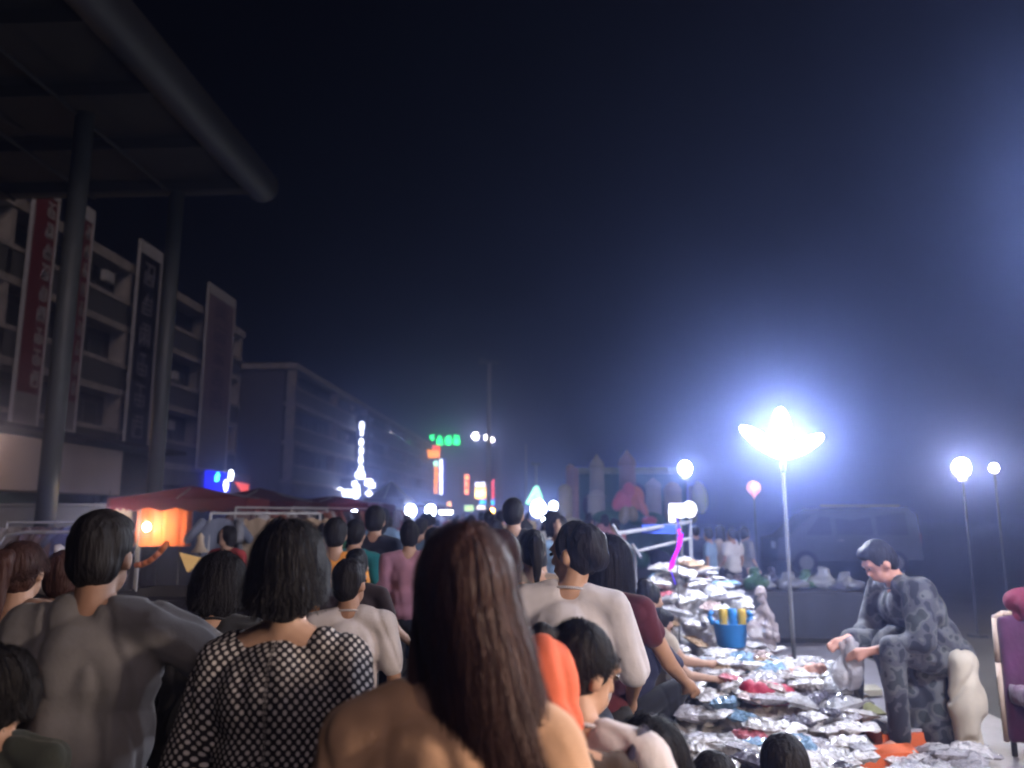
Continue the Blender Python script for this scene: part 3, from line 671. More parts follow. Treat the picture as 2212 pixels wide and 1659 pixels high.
for k in range(8):
    x = .9+.62*k; MB().cap((x, Y-1.5, .25), (x, Y+1.3, .25), .27, .27, 10).build("floor_tube", grn if k % 2 else dkb, cas, True)

# ------------------------------------------------------------------ van parked behind the stalls
def van():
    X0, Y0 = 6.2, 22.0; r = thing("parked_van", (X0+1.9, Y0+.85, 0), "pale dusty van parked behind the petal lamp, seen side on", "van")
    body = mat("dusty_van_paint", (.08, .083, .10), .7, var=.15)
    prof = [(0, .35), (0, .95), (.35, 1.05), (1.0, 1.62), (1.25, 1.78), (3.6, 1.82), (3.85, 1.6), (3.9, .4)]
    b = MB(); n = len(prof); vs = [(X0+x, Y0+(0 if z < 1.1 else .1), z) for x, z in prof]+[(X0+x, Y0+1.7-(0 if z < 1.1 else .1), z) for x, z in prof]
    b.add(vs, [tuple(range(n)), tuple(range(2*n-1, n-1, -1))]+[(i, n+i, n+(i+1) % n, (i+1) % n) for i in range(n)]); b.build("body", body, r)
    for x0, x1, s0, s1 in ((.78, 1.5, .25, 0), (1.62, 2.6, 0, 0), (2.72, 3.55, 0, 0)):
        q = MB().add([(X0+x0, Y0-.01, 1.06), (X0+x1, Y0-.01, 1.06), (X0+x1-.02, Y0+.085, 1.66), (X0+x0+.5*(s0 > 0), Y0+.085, 1.66)], [(0, 1, 2, 3)]); q.build("side_window", mat("matt_dark_glass", (.02, .02, .025), .55), r)
    for x in (.75, 3.15):
        wh = MB().tube((X0+x, Y0-.03, .32), (X0+x, Y0+.2, .32), .32, .32, 22).build("wheel", mat("black_tyre", (.02, .02, .02), .8), r)
        MB().tube((X0+x, Y0-.045, .32), (X0+x, Y0-.031, .32), .19, .19, 16).build("rim", steel, wh)
    MB().box((X0-.03, Y0+.15, .7), (X0+.0, Y0+.5, .88)).build("headlight", wpaint, r); MB().box((X0+3.905, Y0+.12, .8), (X0+3.93, Y0+.3, 1.1)).build("tail_light", mat("red_lens", (.4, .02, .02), .2), r)
    MB().box((X0+1.35, Y0+.3, 1.83), (X0+3.5, Y0+.36, 1.88)).build("roof_rail", wpaint, r); MB().box((X0+1.63, Y0-.02, .9), (X0+1.8, Y0-.005, .93)).build("door_handle", steel, r)
van()

# ------------------------------------------------------------------ display rack, hats, glowing wand beyond the customers
Y = 8.2
t = thing("display_rack", (P(1335, 1150, Y).x, Y, 0), "tilted white tube display rack in front of the castle", "rack")
def bar(p1, p2, r, nm): MB().tube(p1, p2, r*.85, r*.85, 8).build(nm, mat('dull_white_tube', (.28, .28, .31), .5), t)
a = P(1333, 1153, 8.2); c = P(1492, 1127, 9.2); bar(a, c, .025, "rail"); a2 = P(1372, 1192, 7.6); c2 = P(1490, 1163, 8.8); bar(a2, c2, .02, "rail")
bar(P(1324, 1134, 8.25), P(1346, 1172, 8.15), .022, "end_post"); bar(P(1366, 1176, 7.65), P(1384, 1204, 7.55), .02, "end_post")
for p in (a, c, a2, c2): bar((p.x, p.y, 0), p, .014, "leg")
bar(a, a2, .012, "side_rail"); bar(c, c2, .012, "side_rail")
p = P(1425, 1143, 8.8); tag(MB().box((p.x-.2, 8.78, p.z-.05), (p.x+.2, 8.84, p.z+.05)).build("cloth_strip", mat("blue_cloth", (.03, .08, .5), .8)), "bright blue strip of cloth hung under the upper rack rail", "cloth")
p = P(1470, 1104, 9.6); t = thing("lit_lantern", (p.x, p.y, p.z), "boxy white lantern glowing over the display rack", "lantern")
lw = glow("lantern_white", (.95, .93, 1), 3.2)
MB().box((p.x-.13, 9.5, p.z-.08), (p.x+.03, 9.65, p.z+.09)).build("shade", lw, t); MB().ell((p.x+.1, 9.55, p.z+.02), (.09, .09, .1)).build("shade", lw, t, True); MB().box((p.x-.16, 9.45, p.z-.13), (p.x-.08, 9.5, p.z+.02)).build("shade", lw, t)
MB().tube((p.x, 9.6, 0), (p.x, 9.6, p.z-.08), .012).build("post", steel, t)
# spiral glow wand
t = thing("glow_wand", (P(1455, 1200, 7.4).x, 7.4, 0), "twisted magenta and blue glow wand hanging before the rack", "glow wand")
m1 = glow("wand_magenta", (1, .02, .55), 2.2); m2 = glow("wand_blue", (.10, .015, 1), 3)
pts = [P(x, y, 7.4) for x, y in ((1466, 1142), (1470, 1160), (1467, 1180), (1459, 1198), (1452, 1215), (1450, 1230))]
for k in range(26):
    f = k/26*5; i = int(f); q = pts[i].lerp(pts[i+1], f-i); d = .016 if k > 3 else .006
    s = (k % 2)*2-1
    MB().cap(q+Vector((-d*1.3, 0, -d)), q+Vector((d*1.3, 0, d)), .0075, .0075, 6).build("light_segment", m1 if k % 2 else m2, t, True)
MB().path([P(1460, 1110, 7.42), P(1469, 1150, 7.42), P(1450, 1235, 7.42), P(1459, 1262, 7.42)], .003, 5).build("cord", m2, t)
MB().tube((P(1460, 1110, 7.42).x, 7.46, 0), P(1460, 1106, 7.46), .008).build("post", steel, t)
bulb("small white lamp lying over the rear heap", 1418, 1250, 8.4, .028, W, 60)

# ------------------------------------------------------------------ balloons
def balloon(label, px, py, Y_, r, m, tail=.5):
    p = at(px, py, Y_); t = thing("balloon", (p.x, Y_, p.z), label, "balloon", None)
    MB().lathe(p+Vector((0, 0, -r*1.25)), [(r*.04, 0), (r*.3, r*.35), (r*.75, r*.8), (r*.98, r*1.25), (r*.95, r*1.6), (r*.7, r*2.05), (r*.3, r*2.28), (.002, r*2.35)], 20).build("skin", m, t, True)
    MB().ell(p+Vector((0, 0, -r*1.3)), r*.1, nu=8, nv=5).build("knot", m, t)
    MB().tube((p.x, Y_, 0.0), p-Vector((0, 0, r*1.3)), .003, .003, 5).build("stick", dkmetal, t)
balloon("pinkish balloon with a bright rim just left of the petal lamp pole", 1628, 1056, 8.6, .085, mat("pink_balloon", (.45, .17, .15), .2, coat=1, var=.05))

# ------------------------------------------------------------------ goods on the ground at right
def pillow_mesh(k, w_, h_, t_, crk):
    n = 9; vs = []; rnd = random.Random(k)
    for s in (1, -1):
        for j in range(n+1):
            for i in range(n+1):
                u, v = i/n*2-1, j/n*2-1
                e = max(0, (1-u**4)*(1-v**4))**.5
                vs.append((u*w_/2+.01*noise.noise(Vector((u*3, v*3, k))), v*h_/2+.01*noise.noise(Vector((v*3, u*3, k+5))), s*t_/2*e*(.8+.5*noise.noise(Vector((u*2.5, v*2.5, k+s)))) + crk*noise.noise(Vector((u*7, v*7, k*3+s)))*e))
    fs = []
    for s in (0, 1):
        for j in range(n):
            for i in range(n):
                a = s*(n+1)**2+j*(n+1)+i; q = (a, a+1, a+n+2, a+n+1); fs.append(q if s == 0 else q[::-1])
    # welded rim
    b = MB().add(vs, fs); me = b.mesh("packet"); bm_ = bmesh.new(); bm_.from_mesh(me); bmesh.ops.remove_doubles(bm_, verts=bm_.verts, dist=.0022); bm_.to_mesh(me); bm_.free()
    return me
def foil(name, col, metal, rough, al=1.0): 
    return mat(name, col, rough, metal=metal, var=.2, scale=9, bump=1.0, bscale=34, coat=1.0, alpha=al)
fo = [foil("silver_film", (.80, .78, .80), .15, .22), foil("clear_wrap_over_white", (.80, .77, .79), .0, .25), foil("clear_wrap_over_grey", (.50, .48, .53), .0, .2), foil("smoky_wrap", (.12, .11, .15), .1, .25), foil("pinkish_wrap", (.5, .38, .36), .05, .25), foil("thin_clear_bag", (.85, .85, .9), .0, .12, .55), foil("pale_blue_wrap", (.25, .42, .62), .0, .25), foil("tan_wrap", (.5, .33, .2), .0, .3), foil("rose_wrap", (.6, .16, .2), .0, .25)]
pk = []
for k in range(8):
    me = pillow_mesh(k, .2+.05*(k % 4), .15+.035*(k % 3), .06+.02*(k % 3), .02); pk.append(me)
def packet(p, rz, tilt, k, mi, label, grp, sc_=1.0, name="plastic_packet"):
    me = pk[k % 8]
    key = (k % 8, mi)
    if key not in _pm:
        me2 = me.copy(); me2.name = "packet"; me2.materials.clear(); me2.materials.append(fo[mi]); _pm[key] = me2
    o = bpy.data.objects.new(name, _pm[key]); C.objects.link(o); o.location = p; o.rotation_euler = (tilt[0], tilt[1], rz); o.scale = (sc_,)*3
    return tag(o, label, "plastic packet", grp)
_pm = {}
# ground sheet and mound cores
sheet = MB(); n = 20; vs = []
x0, x1, y0, y1 = .75, 3.5, 4.2, 10.2
for j in range(n+1):
    for i in range(n+1): vs.append((x0+(x1-x0)*i/n, y0+(y1-y0)*j/n, .028+.012*noise.noise(Vector((i*.8, j*.8, 3)))))
sheet.add(vs, [(j*(n+1)+i, j*(n+1)+i+1, (j+1)*(n+1)+i+1, (j+1)*(n+1)+i) for j in range(n) for i in range(n)])
for_sheet = sheet.build("groundsheet", mat("pale_tarpaulin", (.36, .34, .38), .4, bump=.5, bscale=25)); tag(for_sheet, "pale crumpled tarpaulin spread on the ground under the heaped packets", "tarpaulin")
def mound(x, y):
    z = 0.0
    for cx_, cy_, rx, ry, h in ((1.5, 6.3, .75, 1.0, .42), (2.05, 5.4, .7, .7, .16), (1.38, 8.1, .62, .85, 1.05), (1.2, 5.0, .5, .6, .14), (2.2, 7.0, .5, .6, .3)):
        d = ((x-cx_)/rx)**2+((y-cy_)/ry)**2
        z = max(z, h*max(0, 1-d*.55))
    return z
LMK = [("the blue basket", 1.65, 7.0), ("the crimson pouch", 1.6, 5.7), ("the peach roll", 2.0, 6.0), ("the standing clear bag", 1.95, 6.9), ("the squatting charcoal customer", 1.0, 4.6), ("the squatting indigo customer", 1.6, 4.6), ("the olive box", 2.5, 5.7), ("the plaited woman", .8, 6.1), ("the rear heap's top", 1.35, 8.1), ("the orange boxes", 2.5, 4.9), ("the reaching child", .9, 7.3), ("the rear heap's edge", 1.9, 8.6)]
rnd = random.Random(21); cnt = 0
kinds_ = ["silvery film packet", "white packet in clear wrap", "grey packet in clear wrap", "smoky dark packet", "pinkish packet in clear wrap", "thin clear bag", "pale blue packet", "tan packet", "rose red packet"]
pts_ = []
for tries in range(9000):
    if cnt >= 298: break
    x = rnd.uniform(.75, 2.75); y = rnd.uniform(4.5, 9.3)
    if x > 1.8+(y-4.6)*.26: continue
    if y > 7.4 and x > 2.0: continue
    if x < .55+.03*y: continue
    if any((x-a)**2+(y-c)**2 < .0078 for a, c in pts_): continue
    pts_.append((x, y)); z = mound(x, y)+.05+rnd.uniform(0, .05); cnt += 1
    mi = rnd.choices(range(9), [28, 36, 14, 4, 6, 14, 3, 3, 2])[0]
    where = "in the rear heap" if y > 7.4 else "in the bright middle heap" if y > 5.9 else "in the front heap"
    side = "beside the customers" if x < 1.35 else "toward the seller" if x > 2.2 else "on top"
    lm = min(LMK, key=lambda q: (q[1]-x)**2+(q[2]-y)**2); dx, dy = x-lm[1], y-lm[2]; side = ("right of" if dx > 0 else "left of") if abs(dx) > abs(dy) else ("beyond" if dy > 0 else "in front of"); dd = "close" if dx*dx+dy*dy < .06 else "a bit away"
    packet((x, y, z), rnd.uniform(0, 6.28), (rnd.uniform(-.28, .2), rnd.uniform(-.24, .24)), rnd.randrange(8), mi, f"{kinds_[mi]}, {dd}, {side} {lm[0]}", "wrapped packets heaped on the tarpaulin", rnd.uniform(.7, 1.05))
for nm, cx_, cy_, rx, ry, h in (("goods_heap", 1.5, 6.3, .72, .95, .42), ("goods_heap", 1.38, 8.1, .56, .78, .98), ("goods_heap", 2.2, 7.0, .46, .56, .3)):
    b = MB(); b.ell((cx_, cy_, .0), (rx, ry, h*.9), nu=20, nv=12)
    me = remesh(b, "goods_heap", .022, 0, .07, (11, 11, 11), h); o = link("goods_heap", me, fo[1]); tag(o, "crumpled pale wrap filling the " + {(.42): "bright middle heap", (.98): "tall rear heap", (.3): "small heap toward the seller"}[h], "heap of goods")
# crumpled loose film that glitters
for k, (x, y, s) in enumerate(((1.75, 5.95, .2), (1.35, 5.3, .16), (1.95, 5.35, .15), (1.1, 6.6, .16), (1.75, 7.2, .18), (2.5, 4.75, .14), (1.45, 4.85, .13))):
    b = MB(); b.ell((0, 0, 0), (s, s*.7, .035)); me = remesh(b, "film", .014, 0, .035, (9, 9, 9), k*3.1); me.polygons.foreach_set('use_smooth', [False]*len(me.polygons))
    o = link("crumpled_film", me, fo[0 if k % 2 else 1]); o.location = (x, y, mound(x, y)+.1)
    tag(o, "crumpled glittering film sheet " + ["at the centre of the bright heap", "in front of the crouching child", "below the red pouch", "beside the woman reaching over", "behind the blue basket", "nearest the orange boxes", "at the foot of the front heap"][k], "film sheet", "crumpled film sheets among the packets")
# blue basket with yellow items
p = at(1580, 1398, 7.0); zb = max(p.z, .3); bx, by = p.x, 7.0
t = thing("basket", (bx, by, zb-.0), "bright blue plastic basket holding yellow bottles on the bright heap", "basket")
bl_m = mat("bright_blue_plastic", (.04, .28, .75), .35, var=.06)
MB().lathe((bx, by, zb), [(.10, 0), (.12, .02), (.15, .2), (.155, .205), (.14, .2), (.115, .03)], 18).build("body", bl_m, t, True)
for s in (-1, 1): MB().path([(bx+s*.145, by, zb+.19), (bx+s*.18, by, zb+.26), (bx+s*.15, by, zb+.3)], .022, 8).build("handle", bl_m, t, True)
yl_m = mat("warm_yellow_plastic", (.72, .48, .08), .4)
for i, (dx, m) in enumerate(((-.06, yl_m), (.02, bl_m), (.1, yl_m))):
    tb = thing("bottle", (bx+dx, by, zb+.1), ["yellow bottle at the left in the blue basket", "blue bottle between two yellow ones in the basket", "yellow bottle at the right in the blue basket"][i], "bottle", "bottles in the blue basket")
    MB().lathe((bx+dx, by, zb+.1), [(.035, 0), (.036, .1), (.032, .13), (.04, .17), (.036, .21), (.03, .22)], 12).build("body", m, tb, True)
# standing clear bag
p = at(1655, 1388, 6.9); b = MB(); b.ell((0, 0, .08), (.15, .11, .12)); b.cap((0, 0, .1), (.03, 0, .32), .12, .035); b.cap((.03, 0, .32), (.0, 0, .4), .03, .06); me = remesh(b, "bag", .016, 1, .07, (9, 9, 6), 4)
o = link("clear_bag", me, foil("clear_bag_film", (.8, .68, .70), .0, .12, .42)); o.location = (p.x, 6.9, p.z); tag(o, "tall clear plastic bag knotted at the top, right of the blue basket", "plastic bag")
# red pouch
p = at(1642, 1515, 5.7); b = MB(); b.ell((0, 0, .05), (.12, .09, .065)); b.ell((.09, .01, .04), (.07, .08, .06)); me = remesh(b, "pouch", .015, 2, .03, (9, 9, 9), 2)
o = link("red_pouch", me, mat("crimson_cloth", (.45, .02, .06), .6, bump=.5)); o.scale = (1.5, 1.3, 1.3); o.location = (p.x, 5.7, .33); tag(o, "crimson cloth pouch lying across the silver packets", "pouch")
p = at(1745, 1462, 6.0); b = MB(); b.cap((-.12, 0, .03), (.12, .05, .05), .035, .05); me = remesh(b, "p", .014, 2, .02)
o = link("peach_roll", me, mat("peach_plastic", (.65, .35, .27), .4)); o.location = (p.x, 6.0, p.z); tag(o, "small peach roll at the right edge of the bright heap", "roll")
# boxes at the lower right
def carton(name, label, pts4, h, m, cat, lid=None, lidm=None):
    """a box from its four top corners on the ground plane"""
    z = .05; c = sum((Vector(q) for q in pts4), Vector())/4; t = thing(name, (c.x, c.y, z), label, cat)
    b = MB(); k = 4; b.add([(q[0], q[1], z) for q in pts4]+[(q[0], q[1], z+h) for q in pts4], [(3, 2, 1, 0), (4, 5, 6, 7)]+[(i, (i+1) % 4, 4+(i+1) % 4, 4+i) for i in range(4)]); b.build("carton", m, t)
    if lidm:
        g_ = [c.lerp(Vector(q), .93) for q in pts4]; b = MB(); b.add([(q.x, q.y, z+h+.002) for q in g_]+[(q.x, q.y, z+h+.02) for q in g_], [(3, 2, 1, 0), (4, 5, 6, 7)]+[(i, (i+1) % 4, 4+(i+1) % 4, 4+i) for i in range(4)]); b.build("lid", lidm, t)
    return t
def gp_(px, py, z=.12): 
    d = at(px, py, 1.0)-Vector((0, 0, EYE)); s = (z-EYE)/d.z; return Vector((d.x*s, d.y*s, 0))
org = mat("orange_red_card", (.80, .16, .05), .55, var=.1)
def quad(px0, px1, py, depth, skew=0, z=.12):
    a = gp_(px0, py, z); c = gp_(px1, py-8, z); v = Vector((skew, depth, 0)); return [a, c, c+v, a+v]
carton("flat_box", "orange-edged flat box with clear-wrapped top, nearer the seller", quad(1907, 2042, 1598, .42, .04), .1, org, "box", True, fo[2])
carton("flat_box", "second orange flat box, lower and closer to the film sheet", quad(1838, 1985, 1640, .2, .03), .09, org, "box")
carton("flat_box", "olive flat box behind the orange one", quad(1818, 1915, 1548, .35, .02), .07, mat("olive_card", (.28, .27, .12), .6), "box")
carton("flat_box", "dark blue flat box between the packets and the olive box", quad(1735, 1822, 1535, .3, -.05), .08, mat("dark_blue_card", (.04, .035, .14), .5), "box")
carton("flat_box", "pale cream narrow box near the seller's foot", quad(1800, 1905, 1492, .22, .03), .05, mat("cream_card", (.5, .46, .36), .6), "box")
p = gp_(1965, 1560, .2); o = packet((p.x, p.y+.12, .19), .1, (.05, 0), 3, 1, "white clear-topped package lying on the orange box", None, 1.0); o.scale.z = .6; 
rnd = random.Random(5)
for k in range(34):
    px, py = rnd.uniform(1930, 2120), rnd.uniform(1628, 1700); q = gp_(px, py, .06)
    packet((q.x, q.y, .08+rnd.uniform(0, .04)), rnd.uniform(0, 6), (rnd.uniform(-.4, .3), rnd.uniform(-.3, .3)), rnd.randrange(8), rnd.choice([0, 1, 2, 5]), f"{['silvery', 'white', 'clear', 'grey', 'pinkish'][k % 5]} small packet {['nearest the orange box', 'in front of the chair leg', 'at the frame edge', 'beneath the cream bundle', 'on top', 'at the left foot', 'at the right foot'][k % 7]} of the corner heap", "packets in the right corner heap", .7)
# cream upright roll and purple chair
p = gp_(2104, 1650, .0); b = MB(); b.cap((0, 0, .1), (-.01, .0, .62), .085, .075); b.ell((.0, 0, .35), (.1, .08, .2)); me = remesh(b, "roll", .014, 3, .03, (8, 8, 3), 6)
o = link("cream_bundle", me, cloth("cream_canvas", (.62, .54, .44))); o.scale = (1.15, 1.15, 1.0); o.location = (p.x, p.y, 0.02); tag(o, "cream cloth bundle standing upright between the seller and the purple chair", "bundle")
q = gp_(2190, 1655, 0.0); t = thing("upholstered_chair", (q.x+.2, q.y, 0), "purple upholstered chair with cream piping cut by the right edge", "chair")
pur = mat("purple_velvet", (.09, .015, .07), .8, sheen=.5, bump=.4, var=.25); crm = mat("cream_piping", (.6, .45, .36), .7)
x, y = q.x+.03, q.y
b = MB(); b.box((x, y+.05, .12), (x+.5, y+.17, .93)); me = remesh(b, "b", .02, 4, .012); o = link("backrest", me, pur, t); o.location = -t.location
b = MB(); b.box((x, y-.35, .38), (x+.5, y+.05, .5)); me = remesh(b, "b", .02, 3, .01); o = link("seat", me, pur, t); o.location = -t.location
b = MB(); b.path([(x, y+.11, .12), (x-.005, y+.11, .62), (x-.0, y+.11, .91), (x+.05, y+.11, .94), (x+.45, y+.11, .94)], .018, 8); b.build("piping", crm, t, True)
for dx in (.05, .45):
    for dy in (-.3, .12): MB().tube((x+dx, y+dy, 0), (x+dx, y+dy, .4), .018).build("leg", dkmetal, t)
b = MB(); b.ell((x+.24, y+.1, 1.02), (.17, .12, .11)); b.ell((x+.3, y+.1, .93), (.2, .13, .08)); me = remesh(b, "b", .016, 2, .03, (7, 7, 5), 3); o = link("crimson_cloth", me, mat("deep_crimson_cloth", (.16, .01, .035), .8, bump=.4)); tag(o, "crimson cloth bunched over the top of the purple chair", "cloth")
# side table behind the pole
table("low dim table of heaped goods behind the petal lamp pole", P(1575, 1300, 10).x, 9.8, P(1850, 1300, 10).x, 10.7, .68, mat("slate_cloth", (.035, .035, .045), .9))
rnd = random.Random(15); gcol = [(.13, .13, .15), (.10, .07, .08), (.04, .10, .05), (.2, .2, .22), (.06, .06, .1)]; bm2 = mat("bag_of_goods", (.5, .5, .5), .4, objcol=True, bump=.6, bscale=20, coat=.4)
b = MB(); b.ell((0, 0, .08), (.12, .1, .1)); b.cap((0, 0, .14), (.02, 0, .22), .05, .06); gme2 = remesh(b, "bag", .02, 1, .05); gme2.materials.append(bm2)
for k in range(11):
    o = bpy.data.objects.new("bagged_goods", gme2); C.objects.link(o); x = P(1590+25*k, 1290, 10).x; s = rnd.uniform(.7, 1.25); o.scale = (s*1.5, s, s*rnd.uniform(.5, .9)); o.location = (x, 10.1+rnd.uniform(-.15, .4), .68); o.rotation_euler = (0, 0, rnd.uniform(0, 6)); cc = gcol[k % 5]; o.color = (*cc, 1)
    tag(o, f"{['pale', 'brownish', 'green', 'white', 'blue-grey'][k % 5]} bag of goods {['nearest the blue basket', 'left of the lamp pole', 'just right of the lamp pole', 'at the seller end'][min(3, k//3)]} on the dim table", "bag", "bags on the dim table")
# white bags at the left edge
for k, (px, py, s) in enumerate(((18, 1262, 1.5), (118, 1240, 1.3), (140, 1262, 1.2), (222, 1118+90, .7))):
    p = at(px, py, 5.2); o = bpy.data.objects.new("plastic_bag", gme2); C.objects.link(o); o.scale = (s*.8, s*.8, s); o.location = (p.x, p.y, p.z-.15); o.color = (.6, .55, .58, 1); o.rotation_euler = (0, 0, k)
    tag(o, ["white plastic bag at the very left edge", "white plastic bag hanging behind the man in grey", "lower white bag close to the grey shirt shoulder", "small pale bag hung beside the bluish bulb"][k], "bag", "white bags on the left stall")
table("cluttered stall counter behind the man in grey at the left", -4.6, 5.0, -3.0, 5.6, 1.0, dkcl, "stall_counter")

# ------------------------------------------------------------------ people
skin = mat("skin", (.50, .30, .21), .55, var=.08, scale=12)
skin2 = mat("skin_tanned", (.38, .21, .14), .55, var=.1, scale=12)
hair_b = mat("black_hair", (.012, .010, .011), .6, var=.2, scale=30, bump=.6, bscale=60, stretch=(1, 1, .12))
hair_br = mat("brown_tinted_hair", (.062, .028, .022), .5, var=.25, scale=30, bump=.6, bscale=60, stretch=(1, 1, .12))
for _h in (hair_b, hair_br): _h.node_tree.nodes['Principled BSDF'].inputs['Specular IOR Level'].default_value = .22
shoe_m = mat("dark_shoe", (.03, .03, .03), .6)
HT = 1.70
def rotx(p, c, a):
    v = Vector(p)-Vector(c); return Vector(c)+Matrix.Rotation(-a, 3, 'X') @ v
def joints(lean=0, armL=None, armR=None, pelvis=None, legs=None, head=(0, 0), side=0, sh=(0, 0)):
    """joints of a 1.70 m body facing +Y; arms = (elbow, wrist) given relative to the shoulder"""
    J = dict(pel=Vector((0, 0, .94)), wai=Vector((0, 0, 1.09)), che=Vector((0, .0, 1.27)), nb=Vector((0, -.012, 1.425)), hd=Vector((0, .02, 1.575)),
             sL=Vector((-.175-sh[0], -.01, 1.375+sh[1])), sR=Vector((.175+sh[0], -.01, 1.375+sh[1])))
    c = J['pel'].copy()
    for k in ('wai', 'che', 'nb', 'hd', 'sL', 'sR'): 
        J[k] = rotx(J[k], c, lean)
        if side: v = J[k]-c; J[k] = c+Matrix.Rotation(side, 3, 'Y') @ v
    if pelvis is not None:
        d = Vector(pelvis)-c
        for k in list(J): J[k] = J[k]+d
    aL = armL or ((-.05, -.03, -.28), (-.055, .05, -.52)); aR = armR or ((.05, -.03, -.28), (.055, .05, -.52))
    J['eL'] = J['sL']+Vector(aL[0]); J['wL'] = J['sL']+Vector(aL[1]); J['eR'] = J['sR']+Vector(aR[0]); J['wR'] = J['sR']+Vector(aR[1])
    L = legs or (((-.095, .0, -.02), (-.10, .03, -.46), (-.10, -.03, -.86)), ((.095, 0, -.02), (.10, .02, -.46), (.11, .0, -.86)))
    for s, l in zip('LR', L):
        for nme, v in zip(('h', 'k', 'a'), l): J[nme+s] = J['pel']+Vector(v)
    J['lean'] = lean; J['head'] = head; J['side'] = side
    return J
def hrot(J, extra=0.0):
    return Matrix.Rotation(J['head'][0], 3, 'Z') @ Matrix.Rotation(-J['head'][1]-extra, 3, 'X')
def trot(J): return Matrix.Rotation(J['side'], 3, 'Y') @ Matrix.Rotation(-J['lean'], 3, 'X')
def body_mesh(J, vox, w=1.0, face=True, fingers=True):
    b = MB(); T = trot(J); H = hrot(J); hd = J['hd']
    b.ell(J['che'], (.15*w, .10, .17), T); b.ell(J['wai'], (.125*w, .095, .14), T); b.ell(J['pel'], (.155*w, .11, .12))
    b.cap(J['sL'], J['nb'], .05, .052); b.cap(J['sR'], J['nb'], .05, .052); b.cap(J['nb'], hd+H @ Vector((0, -.02, -.05)), .056, .052)
    b.ell(hd+H @ Vector((0, -.008, .02)), (.074, .092, .098), H); b.ell(hd+H @ Vector((0, .03, -.055)), (.052, .055, .06), H)
    if face:
        b.cap(hd+H @ Vector((0, .082, .004)), hd+H @ Vector((0, .098, -.026)), .008, .011, 8); b.ell(hd+H @ Vector((0, .083, -.062)), (.024, .014, .01), H)
        b.ell(hd+H @ Vector((0, .08, .03)), (.055, .014, .012), H)
        for s in (-1, 1): b.ell(hd+H @ Vector((s*.077, -.005, -.015)), (.012, .02, .032), H, 10, 7)
    for s in 'LR':
        b.cap(J['s'+s], J['e'+s], .046*w**.5, .037); b.cap(J['e'+s], J['w'+s], .038, .025)
        d = (J['w'+s]-J['e'+s]).normalized(); a = d.orthogonal().normalized() if abs(d.z) < .9 else Vector((0, 1, 0)); a = (a-d*a.dot(d)).normalized()
        p = J['w'+s]+d*.05; b.cap(J['w'+s], p+d*.03, .023, .034)
        if fingers:
            for i in range(4):
                o = p+d*.045+a*(.026*(i-1.5)/1.5*1.0); l = (.06, .07, .065, .05)[i]; n_ = d.cross(a)
                m_ = o+d*l*.55+n_*.006; b.cap(o, m_, .0095, .009, 7); b.cap(m_, m_+d*l*.4+n_*.016, .009, .0075, 7)
            b.cap(p-a*.028, p-a*.05+d*.04, .011, .009, 7)
        b.cap(J['h'+s], J['k'+s], .08*w, .055); b.cap(J['k'+s], J['a'+s], .055, .036); b.cap(J['a'+s], J['a'+s]+Vector((0, .14, -.045)), .036, .028)
    return remesh(b, "body", vox, 2)
def shirt_mesh(J, vox, w=1.0, sleeve=.55, hem=.88, wr=.012, seed=0., neck=0.0, loose=1.0, long_=0):
    b = MB(); T = trot(J)
    b.ell(J['che']+T @ Vector((0, -.005, -.01)), (.168*w*loose, .122*loose, .165), T); b.ell(J['wai'], (.158*w*loose, .122*loose, .19), T)
    hemc = J['pel']+Vector((0, 0, hem-.94+.09)); b.ell(hemc, (.172*w*loose, .13*loose, .10))
    if long_: b.cap(J['pel'], J['pel']+Vector((0, 0, -.25)), .17, .2)
    k = .068*loose
    b.cap(J['sL'].lerp(J['nb'], -.02), J['sL'].lerp(J['nb'], .62-neck), k, k*.86); b.cap(J['sR'].lerp(J['nb'], -.02), J['sR'].lerp(J['nb'], .62-neck), k, k*.86)
    for s in 'LR':
        full = min(1, sleeve); e = J['s'+s].lerp(J['e'+s], full); b.cap(J['s'+s], e, .068*w**.5*loose, .062*loose)
        if sleeve > 1: e2 = J['e'+s].lerp(J['w'+s], sleeve-1); b.cap(J['e'+s], e2, .06*loose, .05*loose)
    return remesh(b, "shirt", vox, 3, wr, (8, 8, 2.2), seed)
def trouser_mesh(J, vox, w=1.0, short=1.0, wr=.008, seed=0., skirt=False):
    b = MB(); b.ell(J['pel']+Vector((0, 0, -.01)), (.167*w, .125, .13))
    if skirt:
        q = (J['kL']+J['kR'])/2; b.cap(J['pel']+Vector((0, 0, -.05)), q, .16, .2)
    else:
        for s in 'LR':
            b.cap(J['h'+s], J['k'+s].lerp(J['h'+s], max(0, 1-short*2) if short < .5 else 0), .096*w, .072)
            if short > .5: b.cap(J['k'+s], J['k'+s].lerp(J['a'+s], (short-.5)*2*.93), .071, .058)
    return remesh(b, "trousers", vox, 3, wr, (8, 8, 3), seed)
def shoe_mesh(J):
    b = MB()
    for s in 'LR': b.cap(J['a'+s]+Vector((0, -.02, -.035)), J['a'+s]+Vector((0, .15, -.05)), .042, .036, 10)
    return b.mesh("shoes", smooth=True)
